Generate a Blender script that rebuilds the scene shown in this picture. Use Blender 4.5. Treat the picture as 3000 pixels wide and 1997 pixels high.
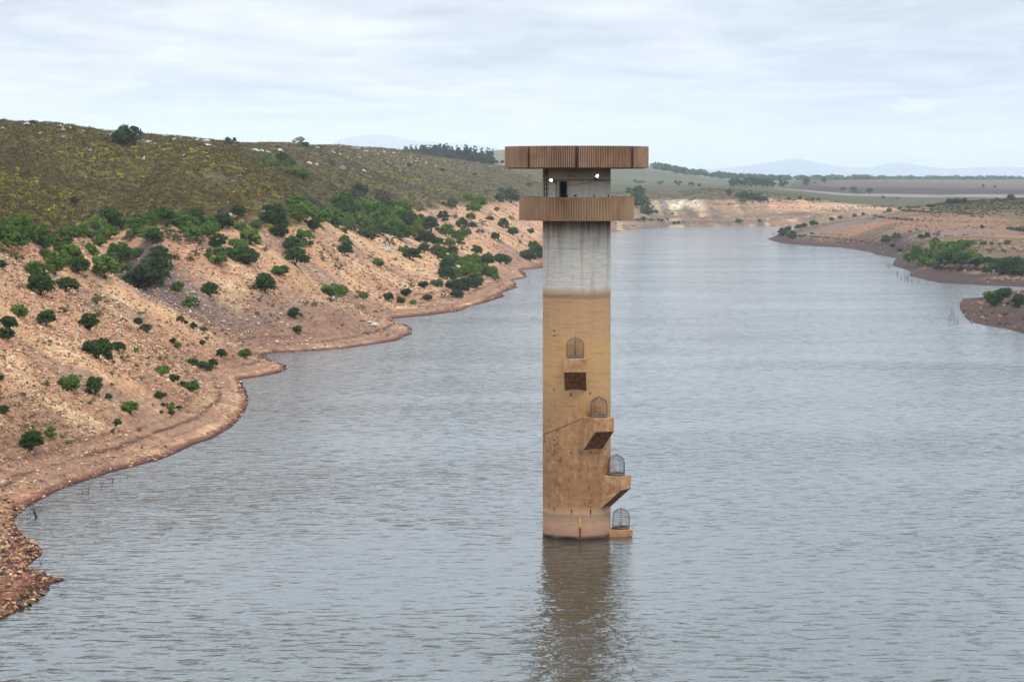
import bpy, bmesh, math, random
import numpy as np
R = math.radians
scene = bpy.context.scene
COL = scene.collection
for o in list(bpy.data.objects):
    bpy.data.objects.remove(o, do_unlink=True)

# ------------------------------------------------------------------ camera, sky, sun, exposure
F, CX, HY, CZ = 7500.0, 1500.0, 533.0, 24.0          # focal length (photo pixels), centre column, horizon row, eye height
cam_d = bpy.data.cameras.new('camera')
cam = bpy.data.objects.new('camera', cam_d); COL.objects.link(cam)
cam_d.sensor_width = 36.0
cam_d.lens = F / 3000.0 * 36.0
cam_d.shift_y = -(998.5 - HY) / 3000.0
cam_d.clip_start = 1.0; cam_d.clip_end = 40000.0
cam.location = (0, 0, CZ); cam.rotation_euler = (R(90), 0, 0)
scene.camera = cam

SUN_EL, SUN_AZ = R(52), R(150)        # azimuth clockwise from +Y: behind the camera, to the right
world = bpy.data.worlds.new('World'); scene.world = world
world.use_nodes = True
wt = world.node_tree; wt.nodes.clear()


class NT:
    """small helper to write node trees"""
    def __init__(s, tree): s.t = tree
    def n(s, typ, **kw):
        nd = s.t.nodes.new(typ)
        ins = kw.pop('ins', {})
        for k, v in kw.items(): setattr(nd, k, v)
        for k, v in ins.items():
            if isinstance(v, bpy.types.NodeSocket): s.t.links.new(v, nd.inputs[k])
            else: nd.inputs[k].default_value = v
        return nd
    def math(s, op, a, b=None, c=None, clamp=False):
        nd = s.t.nodes.new('ShaderNodeMath'); nd.operation = op; nd.use_clamp = clamp
        for i, v in enumerate((a, b, c)):
            if v is None: continue
            if isinstance(v, bpy.types.NodeSocket): s.t.links.new(v, nd.inputs[i])
            else: nd.inputs[i].default_value = v
        return nd.outputs[0]
    def vmath(s, op, a, b=None, scale=None):
        nd = s.t.nodes.new('ShaderNodeVectorMath'); nd.operation = op
        for i, v in enumerate((a, b)):
            if v is None: continue
            if isinstance(v, bpy.types.NodeSocket): s.t.links.new(v, nd.inputs[i])
            else: nd.inputs[i].default_value = v
        if scale is not None:
            if isinstance(scale, bpy.types.NodeSocket): s.t.links.new(scale, nd.inputs['Scale'])
            else: nd.inputs['Scale'].default_value = scale
        return nd.outputs[0]
    def mix(s, fac, a, b, blend='MIX'):
        nd = s.t.nodes.new('ShaderNodeMix'); nd.data_type = 'RGBA'; nd.blend_type = blend
        for i, v in ((0, fac), (6, a), (7, b)):
            if isinstance(v, bpy.types.NodeSocket): s.t.links.new(v, nd.inputs[i])
            elif i == 0: nd.inputs[0].default_value = v
            else: nd.inputs[i].default_value = tuple(v) + (1,) if len(v) == 3 else v
        return nd.outputs[2]
    def ramp(s, fac, stops, interp='LINEAR'):
        nd = s.t.nodes.new('ShaderNodeValToRGB'); cr = nd.color_ramp; cr.interpolation = interp
        s.t.links.new(fac, nd.inputs[0])
        while len(cr.elements) < len(stops): cr.elements.new(0.5)
        for e, (p, c) in zip(cr.elements, stops):
            e.position = p; e.color = (c, c, c, 1) if isinstance(c, (int, float)) else tuple(c) + (1,)
        return nd.outputs[0]
    def noise(s, vec, scale, detail=3, rough=0.5, dist=0.0):
        nd = s.n('ShaderNodeTexNoise', ins={'Scale': scale, 'Detail': detail, 'Roughness': rough, 'Distortion': dist})
        if vec is not None: s.t.links.new(vec, nd.inputs['Vector'])
        return nd.outputs[0]
    def link(s, a, b): s.t.links.new(a, b)


def lin(r, g, b):
    f = lambda c: (c/255/12.92) if c/255 <= 0.04045 else ((c/255+0.055)/1.055)**2.4
    return (f(r), f(g), f(b))


w = NT(wt)
tc = w.n('ShaderNodeTexCoord')
sky = w.n('ShaderNodeTexSky', sky_type='NISHITA')
sky.sun_disc = False; sky.sun_elevation = SUN_EL; sky.sun_rotation = SUN_AZ
sky.altitude = 100; sky.air_density = 1.0; sky.dust_density = 2.0; sky.ozone_density = 1.0
skyc = w.vmath('SCALE', sky.outputs[0], scale=0.10)
sep = w.n('ShaderNodeSeparateXYZ', ins={0: tc.outputs['Generated']})
dx, dy, dz = sep.outputs
zz = w.math('MAXIMUM', dz, 0.0)
den = w.math('ADD', zz, 0.045)
px = w.math('DIVIDE', dx, den); py = w.math('DIVIDE', dy, den)
pv = w.n('ShaderNodeCombineXYZ', ins={0: px, 1: py, 2: 0.0}).outputs[0]
n1 = w.noise(w.vmath('MULTIPLY', pv, (0.9, 0.55, 1)), 1.0, 6, 0.55, 0.9)          # streaky stratus deck
n2 = w.noise(w.vmath('MULTIPLY', pv, (0.35, 0.2, 1)), 1.0, 3, 0.5, 0.3)           # broad lighter and darker parts
n3 = w.noise(w.vmath('MULTIPLY', tc.outputs['Generated'], (22, 22, 60)), 1.0, 5, 0.55)   # cumulus near the horizon
cl = w.math('ADD', w.math('MULTIPLY', n1, 0.62), w.math('MULTIPLY', n2, 0.38))
nfine = w.noise(w.vmath('MULTIPLY', pv, (2.6, 1.3, 1)), 1.0, 5, 0.6, 0.5)
cl = w.math('ADD', w.math('MULTIPLY', cl, 0.74), w.math('MULTIPLY', nfine, 0.26))
stratus = w.ramp(cl, [(0.39, lin(182, 192, 202)), (0.47, lin(208, 217, 224)), (0.54, lin(228, 234, 238)), (0.63, lin(252, 253, 253))])
low = w.ramp(n3, [(0.40, lin(214, 224, 232)), (0.62, lin(236, 241, 244))])
lowf = w.ramp(zz, [(0.005, 1.0), (0.034, 0.0)], 'EASE')
cloud = w.mix(w.math('MULTIPLY', lowf, 0.40), stratus, low)
# brighter towards the left horizon, a little greyer to the right
az = w.math('ARCTAN2', dx, dy)
azf = w.n('ShaderNodeMapRange', interpolation_type='SMOOTHSTEP', ins={0: az, 1: -0.02, 2: 0.20, 3: 1.0, 4: 0.0}).outputs[0]
cloud = w.mix(w.math('MULTIPLY', w.math('SUBTRACT', 1.0, azf), 0.45), cloud, w.mix(1.0, cloud, lin(224, 231, 237), 'MULTIPLY'))
leftglow = w.math('MULTIPLY', lowf, azf)
cloud = w.mix(w.math('MULTIPLY', leftglow, 0.6), cloud, lin(254, 255, 255))
pa = w.math('DIVIDE', w.math('SUBTRACT', az, 0.1555), 0.0135); pe = w.math('DIVIDE', w.math('SUBTRACT', zz, 0.0290), 0.0042)
pd = w.math('ADD', w.math('MULTIPLY', pa, pa), w.math('MULTIPLY', pe, pe))
npf = w.noise(w.vmath('MULTIPLY', tc.outputs['Generated'], (170, 170, 330)), 1.0, 4, 0.55)
pf = w.n('ShaderNodeMapRange', interpolation_type='SMOOTHSTEP', ins={0: w.math('SUBTRACT', w.math('MULTIPLY', w.math('SUBTRACT', npf, 0.5), 3.2), pd), 1: -0.9, 2: 0.1, 3: 0.0, 4: 0.75}).outputs[0]
cloud = w.mix(pf, cloud, lin(247, 249, 250))                    # one small cumulus low on the right
up = w.n('ShaderNodeMapRange', interpolation_type='SMOOTHSTEP', ins={0: zz, 1: 0.075, 2: 0.42, 3: 0.0, 4: 1.0}).outputs[0]
cloud = w.mix(w.math('MULTIPLY', up, 0.85), cloud, (2.62, 3.02, 3.62))  # upper sky out of view, brightened and blued to lighten the water
cloud = w.mix(1.0, cloud, (1.01, 0.99, 0.968), 'MULTIPLY')
final = w.mix(0.97, skyc, cloud)
bg = w.n('ShaderNodeBackground', ins={0: final, 1: 1.09})
wo = w.n('ShaderNodeOutputWorld'); w.link(bg.outputs[0], wo.inputs[0])

sun_d = bpy.data.lights.new('sun', 'SUN'); sun_d.energy = 1.45; sun_d.angle = R(14); sun_d.color = (1.0, 0.965, 0.91)
sun = bpy.data.objects.new('sun', sun_d); COL.objects.link(sun)
sun.rotation_euler = (R(90) - SUN_EL, 0, math.pi - SUN_AZ)

scene.view_settings.view_transform = 'Standard'
scene.view_settings.look = 'None'
scene.view_settings.exposure = -0.12
scene.view_settings.gamma = 1.0
scene.view_settings.use_curve_mapping = False
scene.render.engine = 'CYCLES'
cy = scene.cycles
cy.max_bounces = 6; cy.diffuse_bounces = 3; cy.glossy_bounces = 3; cy.transmission_bounces = 2; cy.volume_bounces = 2
cy.use_denoising = True
cy.sample_clamp_indirect = 4.0

_lin = lin
def lin(*c): return tuple(0.63*v**1.10 for v in _lin(*c))      # surface colours as albedo

# ------------------------------------------------------------------ helpers
rng = np.random.default_rng(7)
random.seed(7)


def material(name, base=(0.5, 0.5, 0.5), rough=0.9, spec=0.2):
    m = bpy.data.materials.new(name); m.use_nodes = True
    t = m.node_tree; t.nodes.clear()
    h = NT(t)
    p = h.n('ShaderNodeBsdfPrincipled'); out = h.n('ShaderNodeOutputMaterial')
    h.link(p.outputs[0], out.inputs[0])
    p.inputs['Base Color'].default_value = tuple(base) + (1,)
    p.inputs['Roughness'].default_value = rough
    p.inputs['Specular IOR Level'].default_value = spec
    return m, h, p


def mesh_np(name, V, faces, k, mat=None, smooth=False, attrs=None):
    """mesh from numpy arrays; faces is (n,k)"""
    me = bpy.data.meshes.new(name)
    V = np.ascontiguousarray(V, dtype=np.float32); faces = np.ascontiguousarray(faces, dtype=np.int32)
    me.vertices.add(len(V)); me.vertices.foreach_set('co', V.ravel())
    nf = len(faces)
    me.loops.add(nf*k); me.loops.foreach_set('vertex_index', faces.ravel())
    me.polygons.add(nf)
    me.polygons.foreach_set('loop_start', np.arange(0, nf*k, k, dtype=np.int32))
    me.polygons.foreach_set('use_smooth', np.full(nf, smooth, dtype=bool))
    for an, (ty, arr) in (attrs or {}).items():
        a = me.attributes.new(an, ty, 'POINT')
        if ty == 'FLOAT_COLOR':
            c = np.ones((len(V), 4), np.float32); c[:, :3] = arr
            a.data.foreach_set('color', c.ravel())
        else:
            a.data.foreach_set('value', np.ascontiguousarray(arr, np.float32))
    me.update(calc_edges=True)
    me.validate()
    if mat: me.materials.append(mat)
    return me


def link(name, me, parent=None, loc=None, label=None, cat=None, group=None, kind=None):
    o = bpy.data.objects.new(name, me); COL.objects.link(o)
    if parent: o.parent = parent
    if loc is not None: o.location = loc
    if label: o['label'] = label
    if cat: o['category'] = cat
    if group: o['group'] = group
    if kind: o['kind'] = kind
    return o


class MB:
    """collects shapes into one mesh"""
    def __init__(s): s.v = []; s.f = []; s.sm = []
    def add(s, vs, fs, smooth=False):
        b = len(s.v); s.v += [tuple(p) for p in vs]
        s.f += [tuple(b+i for i in f) for f in fs]; s.sm += [smooth]*len(fs)
    def box(s, x0, x1, y0, y1, z0, z1, M=None):
        vs = [(x0,y0,z0),(x1,y0,z0),(x1,y1,z0),(x0,y1,z0),(x0,y0,z1),(x1,y0,z1),(x1,y1,z1),(x0,y1,z1)]
        if M: vs = [M(p) for p in vs]
        s.add(vs, [(3,2,1,0),(4,5,6,7),(0,1,5,4),(1,2,6,5),(2,3,7,6),(3,0,4,7)])
    def tube(s, pts, rad, n=6, cap=True):
        pts = [np.array(p, float) for p in pts]
        rads = rad if hasattr(rad, '__len__') else [rad]*len(pts)
        rings = []
        ref = np.array((0.31, 0.17, 0.93))
        for i, p in enumerate(pts):
            d = pts[min(i+1, len(pts)-1)] - pts[max(i-1, 0)]; d /= (np.linalg.norm(d)+1e-9)
            a = np.cross(d, ref)
            if np.linalg.norm(a) < 0.05: a = np.cross(d, np.array((1.0, 0, 0)))
            a /= np.linalg.norm(a); b = np.cross(d, a)
            rings.append([p + rads[i]*(math.cos(2*math.pi*k/n)*a + math.sin(2*math.pi*k/n)*b) for k in range(n)])
        vs = [q for r in rings for q in r]; fs = []
        for i in range(len(pts)-1):
            for k in range(n):
                k2 = (k+1) % n
                fs.append((i*n+k, i*n+k2, (i+1)*n+k2, (i+1)*n+k))
        if cap:
            fs.append(tuple(range(n))[::-1]); fs.append(tuple((len(pts)-1)*n+k for k in range(n)))
        s.add(vs, fs, True)
    def lathe(s, prof, n=64, smooth=True, rfun=None, closed=False):
        vs = []; fs = []; m = len(prof)
        for j, (r, z) in enumerate(prof):
            for k in range(n):
                th = 2*math.pi*k/n
                rr = r if rfun is None else rfun(r, z, th, j)
                vs.append((rr*math.sin(th), -rr*math.cos(th), z))
        J = m if closed else m-1
        for j in range(J):
            j2 = (j+1) % m
            for k in range(n):
                k2 = (k+1) % n
                fs.append((j*n+k, j*n+k2, j2*n+k2, j2*n+k))
        s.add(vs, fs, smooth)
    def build(s, name, mat, parent=None, **kw):
        me = bpy.data.meshes.new(name); me.from_pydata(s.v, [], s.f)
        me.polygons.foreach_set('use_smooth', s.sm); me.update()
        if mat: me.materials.append(mat)
        return link(name, me, parent, **kw)


def h2(ix, iy, seed):
    h = (ix.astype(np.int64)*374761393 + iy.astype(np.int64)*668265263 + seed*1442695041) & 0xffffffff
    h = ((h ^ (h >> 13)) * 1274126177) & 0xffffffff
    return ((h ^ (h >> 16)) & 0xffffff) / float(0xffffff)


def vnoise(x, y, seed=0):
    ix = np.floor(x); iy = np.floor(y); fx = x-ix; fy = y-iy
    fx = fx*fx*fx*(fx*(fx*6-15)+10); fy = fy*fy*fy*(fy*(fy*6-15)+10)
    a = h2(ix, iy, seed); b = h2(ix+1, iy, seed); c = h2(ix, iy+1, seed); d = h2(ix+1, iy+1, seed)
    return (a*(1-fx)+b*fx)*(1-fy) + (c*(1-fx)+d*fx)*fy


def fbm(x, y, seed=0, octv=4, gain=0.5):
    t = 0; amp = 1; tot = 0
    for i in range(octv):
        t = t + amp*vnoise(x, y, seed+i*17); tot += amp
        x = x*2.03+13.1; y = y*2.03-7.7; amp *= gain
    return t/tot - 0.5


def sst(a, b, x):
    t = np.clip((x-a)/(b-a), 0, 1); return t*t*(3-2*t)


def P(x, y, Y=None, z=None):
    """photo pixel -> world point, at distance Y or at height z"""
    if Y is None: Y = (CZ-z)*F/(y-HY)
    return ((x-CX)*Y/F, Y, CZ-(y-HY)*Y/F)


# ------------------------------------------------------------------ shoreline (water polygon, at z = 0)
left_px = [(0,1815),(57,1786),(96,1765),(142,1729),(146,1713),(184,1700),(142,1683),(111,1673),(77,1660),(124,1625),(119,1602),(77,1572),(50,1545),(42,1520),
 (73,1491),(134,1457),(172,1436),(249,1409),(344,1378),(467,1348),(498,1335),(574,1300),(622,1285),(684,1247),(713,1214),(726,1185),(728,1165),(719,1136),
 (705,1111),(767,1102),(808,1094),(842,1082),(837,1069)]
left2_px = [(779,1036),(829,1032),(900,1029),(1030,1018),(1158,999),(1205,978),(1207,961),(1184,948)]
left3_px = [(1150,934),(1247,925),(1345,912),(1379,897),(1421,887),(1481,868),(1470,859),(1519,840),(1516,832),(1502,821),(1544,813),(1540,798),(1523,791),(1589,785)]
left4_px = [(1660,735),(1740,692),(1791,679),(1841,676),(1878,669),(2000,666),(2055,664),(2207,663),(2335,661)]
right_px = [(2246,700),(2289,713),(2386,721),(2460,725),(2500,730),(2554,740),(2564,746),(2625,756),(2618,768),(2612,778),(2661,792),(2668,797),(2664,808),(2742,827),(2820,833),(2921,837),(3000,840)]
spit_px = [(2822,874),(2811,890),(2811,904),(2822,920),(2829,932),(2844,944),(2895,955),(2946,962),(3000,978)]
W2 = lambda L: [P(x, y, z=0)[:2] for x, y in L]
water_poly = np.array(
    [(-46,-40),(-44,40),(-37,95),(-31,125)] + W2(left_px) + [(-33,347)] + W2(left2_px) + [(-20,432)] + W2(left3_px) + W2(left4_px)
    + [(185,1405),(235,1350),(240,1290),(190,1230),(140,1150)] + W2(right_px)
    + [(150,565),(165,545),(130,535),(100,520)] + W2(spit_px) + [(92,340),(104,230),(98,120),(92,-40)])


def shore_dist(X, Y):
    """signed distance to the shoreline, positive on land"""
    out = np.empty(X.shape); n = len(water_poly)
    A = water_poly; B = np.roll(A, -1, axis=0)
    xf = X.ravel(); yf = Y.ravel(); of = out.ravel()
    d2 = np.full(xf.shape, 1e18); inside = np.zeros(xf.shape, bool)
    for i in range(n):
        ax, ay = A[i]; bx, by = B[i]
        ex, ey = bx-ax, by-ay; L = ex*ex+ey*ey+1e-9
        t = np.clip(((xf-ax)*ex+(yf-ay)*ey)/L, 0, 1)
        d2 = np.minimum(d2, (xf-ax-t*ex)**2+(yf-ay-t*ey)**2)
        if ay != by:
            c = ((ay > yf) != (by > yf)) & (xf < (bx-ax)*(yf-ay)/(by-ay)+ax)
            inside ^= c
    d = np.sqrt(d2)
    return np.where(inside, -d, d).reshape(X.shape)


# ------------------------------------------------------------------ terrain: control points -> thin plate spline
ctl = []   # (u, log Y, z)
def cp(x, y, Y):
    p = P(x, y, Y); ctl.append(((x-CX)/F, math.log(Y), p[2]))
def cw(u, Y, z): ctl.append((u, math.log(Y), z))

# left bank: top of the bare rock
for a in [(-400,730,245),(0,720,296),(250,722,335),(450,690,391),(600,670,409),(850,645,442),(1000,640,594),(1209,615,715),(1379,600,847),(1506,590,980),(1620,590,1090)]: cp(*a)
# left hill skyline and the plateau behind it
SK = [(-400,349,480),(0,364,520),(200,375,560),(400,396,620),(660,418,720),(870,425,850),(1000,430,1000),(1160,441,1150),(1300,463,1300),(1478,493,1450),(1620,520,1550)]
for x, y, Y in SK: cp(x, y, Y)
for x, y, Y in SK[:8]: cp(x, y+4, Y*1.12); cp(x, y+18, Y*1.5)
for x, y, Y in [(0,530,395),(400,540,470),(800,520,580),(1100,520,830),(1350,540,1030)]: cp(x, y, Y)
# near spur: crest, gully behind it, near slope
def crest(pts, back=13, low=30, far=32, rise=3):
    for x, y, Y in pts:
        cp(x, y, Y); cp(x, y+low, Y+back); cp(x, y-rise, Y+far)
crest([(330,806,350),(420,850,340),(520,905,331),(620,960,331),(720,1010,331)])
crest([(800,1055,329)], 9, 16, 22, 6)
for a in [(200,1000,254),(0,1000,232),(0,1200,209),(300,1150,235),(500,1120,264),(600,1030,302),(500,1000,295),(100,1300,208),(0,850,263),(150,850,283),(650,1100,280),(400,950,288)]: cp(*a)
# middle spur and the flat behind it
for a in [(600,830,378),(700,800,392),(800,780,406),(900,960,379),(760,900,378),(1060,960,394),(850,700,429)]: cp(*a)
crest([(930,855,403),(1030,895,404),(1130,934,406)], 12, 12, 28, 4)
for a in [(1100,760,536),(1250,800,556),(1250,700,641),(1400,760,648),(1450,750,683),(1400,660,768),(1560,690,832),(1510,700,781)]: cp(*a)
for a in left_px[::2]+left2_px[::2]+left3_px[::2]+left4_px[::2]+right_px[::2]+spit_px[::2]: cp(a[0], a[1], P(a[0], a[1], z=0)[1])
# far shore: cliff, plateau, fields, skyline
for a in [(1690,592,1200),(1740,592,1300),(1800,592,1370),(1900,587,1415),(2050,588,1440),(2200,592,1450),(2335,600,1460),(2450,600,1500),(2600,598,1600),(2800,580,1850),(3000,578,1900)]: cp(*a)
for a in [(1900,606,1392),(2050,608,1412),(2200,612,1416),(2335,622,1425),(1840,640,1350),(2000,650,1398),(2200,650,1402)]: cp(*a)
for a in [(1640,560,1500),(1800,562,1650),(2000,560,1700),(2200,562,1700),(2400,574,1700),(2560,586,1660),(1850,546,1950),(2000,546,1950),(2200,549,1950),(2350,560,1900),(2500,575,1850)]: cp(*a)
for a in [(2340,538,2300),(2550,536,2400),(2750,540,2400),(3000,548,2350),(3400,548,2350),(2500,566,2050),(2750,569,2050),(3000,569,2050),(2350,552,2120)]: cp(*a)
for a in [(1800,537,2080),(2000,540,2100),(2200,543,2150),(1800,512,2500),(1950,522,2500),(2100,533,2500),(2250,536,2600)]: cp(*a)
for a in [(1700,472,3000),(1850,482,3000),(1905,488,3000),(2020,507,3000),(2150,522,3050),(2300,528,3200),(2600,527,3600),(2800,527,3600),(3000,526,3600),(3400,526,3600)]: cp(*a)
for a in [(1160,458,1900),(1300,478,1900),(1470,494,1900),(1600,505,2000),(1440,480,2300),(1440,442,3000),(1600,444,3000),(1250,470,3000)]: cp(*a)
for u in (-.5,-.3,-.15,0,.15,.3,.5): cw(u, 5500, 24); cw(u, 10500, 22); cw(u, 26000, 18)
for u, Y, z in [(-.5,65,2),(-.5,100,7),(-.5,150,18),(-.38,200,20),(-.5,300,36),(-.5,600,44),(-.5,1200,46),(-.5,2500,44),(-.3,200,14),(-.24,170,4),(-.25,900,46),(-.3,1500,46),
                 (.5,200,6),(.45,300,10),(.33,404,9),(.26,450,6),(.4,700,14),(.5,1200,20),(.5,2500,22)]: cw(u, Y, z)
# right peninsula
for a in [(2284,682,1095),(2396,656,1110),(2462,641,1115),(2564,628,1120),(2666,610,1130),(2768,597,1140),(2870,589,1150),(3000,584,1160),(3400,575,1200)]: cp(*a)
for a in [(2800,760,650),(2800,705,760),(2800,645,950),(3000,765,650),(3000,705,770),(3000,640,960),(2600,692,900),(2500,685,980),(2400,694,1000),(2680,740,760),(3400,760,620)]: cp(*a)
for x, Y, z in [(2400,1260,3),(2600,1300,6),(2800,1350,8),(3000,1380,9)]: cw((x-CX)/F, Y, z)
# near right spit
for a in [(2885,872,512),(2987,848,510),(2900,910,465),(3000,890,455),(2990,940,425),(3200,800,520)]: cp(*a)

ctl = np.array(ctl)
US = 8.0
cu, cv, cz = ctl[:, 0]*US, ctl[:, 1], ctl[:, 2]
def tps_k(r2): return np.where(r2 > 1e-12, 0.5*r2*np.log(r2+1e-12), 0.0)
nC = len(cu)
K = tps_k((cu[:, None]-cu[None])**2+(cv[:, None]-cv[None])**2)
K[np.arange(nC), np.arange(nC)] += 2e-4
Pm = np.stack([np.ones(nC), cu, cv], 1)
Am = np.block([[K, Pm], [Pm.T, np.zeros((3, 3))]])
sol = np.linalg.solve(Am, np.concatenate([cz, np.zeros(3)]))

ug = np.unique(np.concatenate([np.linspace(-.52,-.25,40), np.linspace(-.25,-.215,20), np.linspace(-.215,.215,640), np.linspace(.215,.25,20), np.linspace(.25,.5,36)]))
vg = np.unique(np.concatenate([np.linspace(math.log(62), math.log(130), 60), np.linspace(math.log(130), math.log(520), 460), np.linspace(math.log(520), math.log(1700), 420), np.linspace(math.log(1700), math.log(3800), 150), np.linspace(math.log(3800), math.log(26500), 50)]))
nu, nv = len(ug), len(vg)
U, V = np.meshgrid(ug, vg)         # rows = distance
GY = np.exp(V); GX = U*GY
H = np.zeros(U.shape)
for r0 in range(0, nv, 40):
    uu = (U[r0:r0+40]*US).ravel(); vv = V[r0:r0+40].ravel()
    acc = sol[nC] + sol[nC+1]*uu + sol[nC+2]*vv
    acc = acc + tps_k((uu[:, None]-cu[None])**2+(vv[:, None]-cv[None])**2) @ sol[:nC]
    H[r0:r0+40] = acc.reshape(U[r0:r0+40].shape)
D = shore_dist(GX, GY)
wob = fbm(GX/4.0, GY/4.0, 5, 3)*1.6*np.clip(np.abs(D)/2, 0, 1)
wob = wob + fbm(GX/16, GY/16, 7, 3)*7.0*sst(520, 640, GY)*(GX > 60)*np.clip(np.abs(D)/4, 0, 1)
Dn = D + wob*np.clip(1-np.abs(D)/30, 0, 1)*0.8
dl = np.maximum(Dn, 0)
lo = 0.10*np.minimum(dl, 12)+0.01
beach = 0.30*np.minimum(dl, 5) + 0.62*np.maximum(dl-5, 0)
rel = np.clip((D-2)/25, 0, 1)
nearf = np.clip(1.6-GY/1100, 0.35, 1)
rough = (fbm(GX/18, GY/18, 21, 4)*1.5 + fbm(GX/5, GY/5, 31, 3)*0.9 + fbm(GX/1.6, GY/1.6, 41, 2)*0.30) * rel
Z = np.minimum(np.maximum(H, lo), beach) + rough*np.clip(1.25-GY/1200, 0.3, 1.0)
Z = np.where(Dn > 0, np.maximum(Z, 0.02+0.06*np.minimum(dl, 8)), -0.22*np.minimum(-Dn, 16)-0.02)
# wave-cut ledges along the draw-down shore
led = sst(0.0, 1.0, Dn/9)*sst(22, 9, Dn)
lz = Z + fbm(GX/9, GY/9, 77, 3)*0.5
step = 0.55
Zs = (np.floor(lz/step)+sst(0.55, 1.0, lz/step-np.floor(lz/step)))*step - (lz-Z)
Z = np.where(Dn > 0.4, Z*(1-0.65*led)+Zs*0.65*led, Z)
Z = np.where((Dn > 0), np.maximum(Z, 0.03), Z)
# the white cut cliff on the far shore steepens near its top
PX = CX+F*U; PY = HY-F*(Z-CZ)/GY


def zat(X, Y):
    u = X/Y; v = np.log(Y)
    i = np.clip(np.searchsorted(ug, u)-1, 0, nu-2); j = np.clip(np.searchsorted(vg, v)-1, 0, nv-2)
    fu = (u-ug[i])/(ug[i+1]-ug[i]); fv = (v-vg[j])/(vg[j+1]-vg[j])
    return (Z[j, i]*(1-fu)+Z[j, i+1]*fu)*(1-fv)+(Z[j+1, i]*(1-fu)+Z[j+1, i+1]*fu)*fv


def ground_at(x, y, ymin=0):
    """first terrain point under photo pixel (x, y)"""
    u = (x-CX)/F
    i = int(np.clip(np.searchsorted(ug, u)-1, 0, nu-2)); fu = (u-ug[i])/(ug[i+1]-ug[i])
    zc = Z[:, i]*(1-fu)+Z[:, i+1]*fu; yc = np.exp(vg)
    py = HY-F*(zc-CZ)/yc
    ok = np.where((py <= y) & (zc > 0) & (yc > max(ymin, 120)))[0]
    j = int(ok[0]) if len(ok) else nv-60
    if j > 0 and zc[j-1] > 0 and py[j-1] > y and py[j-1]-py[j] < 60:
        t = (py[j-1]-y)/(py[j-1]-py[j]); Yh = yc[j-1]+t*(yc[j]-yc[j-1])
    else: Yh = yc[j]
    X = u*Yh
    return np.array((X, Yh, float(zat(np.array([X]), np.array([Yh]))[0])))


# --- colours of the ground (albedo)
A_ = lambda *c: np.array(lin(*c))
def blend(base, col, m): return base*(1-m[..., None]) + np.asarray(col)*m[..., None]
nA = fbm(GX/22, GY/22, 101, 4); nB = fbm(GX/7, GY/7, 111, 4); nC_ = fbm(GX/60, GY/60, 121, 3); nD = fbm(GX/2.2, GY/2.2, 131, 3)
C = np.zeros(U.shape+(3,)) + A_(201,157,117)
C = blend(C, A_(191,145,111), sst(-.02, .16, nA))
C = blend(C, A_(213,178,136), sst(.06, .2, nB)*0.8)
C = blend(C, A_(150,120,104), sst(.04, .2, fbm(GX/12, GY/12, 141, 4))*0.75)
# grey silt in the gullies
def polyline_d(pts):
    pts = [P(*p)[:2] for p in pts]; d2 = np.full(U.shape, 1e18)
    for (ax, ay), (bx, by) in zip(pts[:-1], pts[1:]):
        ex, ey = bx-ax, by-ay; t = np.clip(((GX-ax)*ex+(GY-ay)*ey)/(ex*ex+ey*ey), 0, 1)
        d2 = np.minimum(d2, (GX-ax-t*ex)**2+(GY-ay-t*ey)**2)
    return np.sqrt(d2)
gd = polyline_d([(330,812,384),(420,858,373),(520,892,367),(620,946,366),(720,990,368),(765,1010,368)])
C = blend(C, A_(110,96,92), sst(10, 4, gd+nB*6)*0.95)
gd2 = polyline_d([(760,960,374),(860,990,378),(960,990,384),(1090,985,398)])
C = blend(C, A_(136,112,98), sst(16, 4, gd2+nB*10)*0.75)
# smoother silty beach and wet strip
C = blend(C, A_(160,122,96), sst(13, 4, Dn+nB*12)*sst(0, 3, Dn)*0.85)
bandn = Z+fbm(GX/10, GY/10, 151, 3)*0.5
C = blend(C, A_(92,62,52), np.exp(-((bandn-1.05)/0.085)**2)*0.9*sst(-.16, .04, nB)*(GY < 620))
C = blend(C, A_(104,70,56), np.exp(-((bandn-1.75)/0.085)**2)*0.8*sst(-.12, .06, nA)*(GY < 620))
stripe = np.sin((Z+fbm(GX/25, GY/25, 155, 2)*0.5)*2*math.pi/0.46+nB*1.5)
C = C*(1-0.26*(sst(.45, 1, stripe)*sst(14, 8, Dn)*sst(0.5, 2, Dn)*(GY < 640))[..., None])
wet = sst(0.36, 0.16, Z+nD*0.12)
C = blend(C, A_(122,72,56), wet*0.9)
C = blend(C, A_(70,44,38), sst(0.16, 0.05, Z)*(Dn > -1)*0.9)
# scrubland above the full-supply line
leftside = (U < 0.035) & (GY < 1330)
far = (GY >= 1330) & ~((U > .09) & (GY < 1330))
zb = np.where(GY < 1000, 16.2, 13.2) ; zb = np.where((GY >= 1000) & (GY < 1330), 16.2-(GY-1000)/330*3.0, zb)
pen = (U > .085) & (GY < 1340)
zb = np.where(pen, np.where(PX > 2720, 11.6, 14.0), zb)
veg = sst(-1.0, 0.9, Z-zb+nB*5.0+nD*2.0)
hill = np.zeros(U.shape+(3,)) + A_(100,86,46)
hill = blend(hill, A_(80,66,41), sst(-.02, .16, nA))
hill = blend(hill, A_(112,102,50), sst(.02, .18, fbm(GX/35, GY/35, 161, 4)))
hill = blend(hill, A_(84,74,64), sst(.08, .2, fbm(GX/16, GY/16, 171, 4))*0.7)
hill = blend(hill, A_(112,98,72), sst(.08, .22, fbm(GX/90, GY/40, 172, 4))*0.6)
C = C*(1-veg[..., None]) + hill*veg[..., None]
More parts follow.
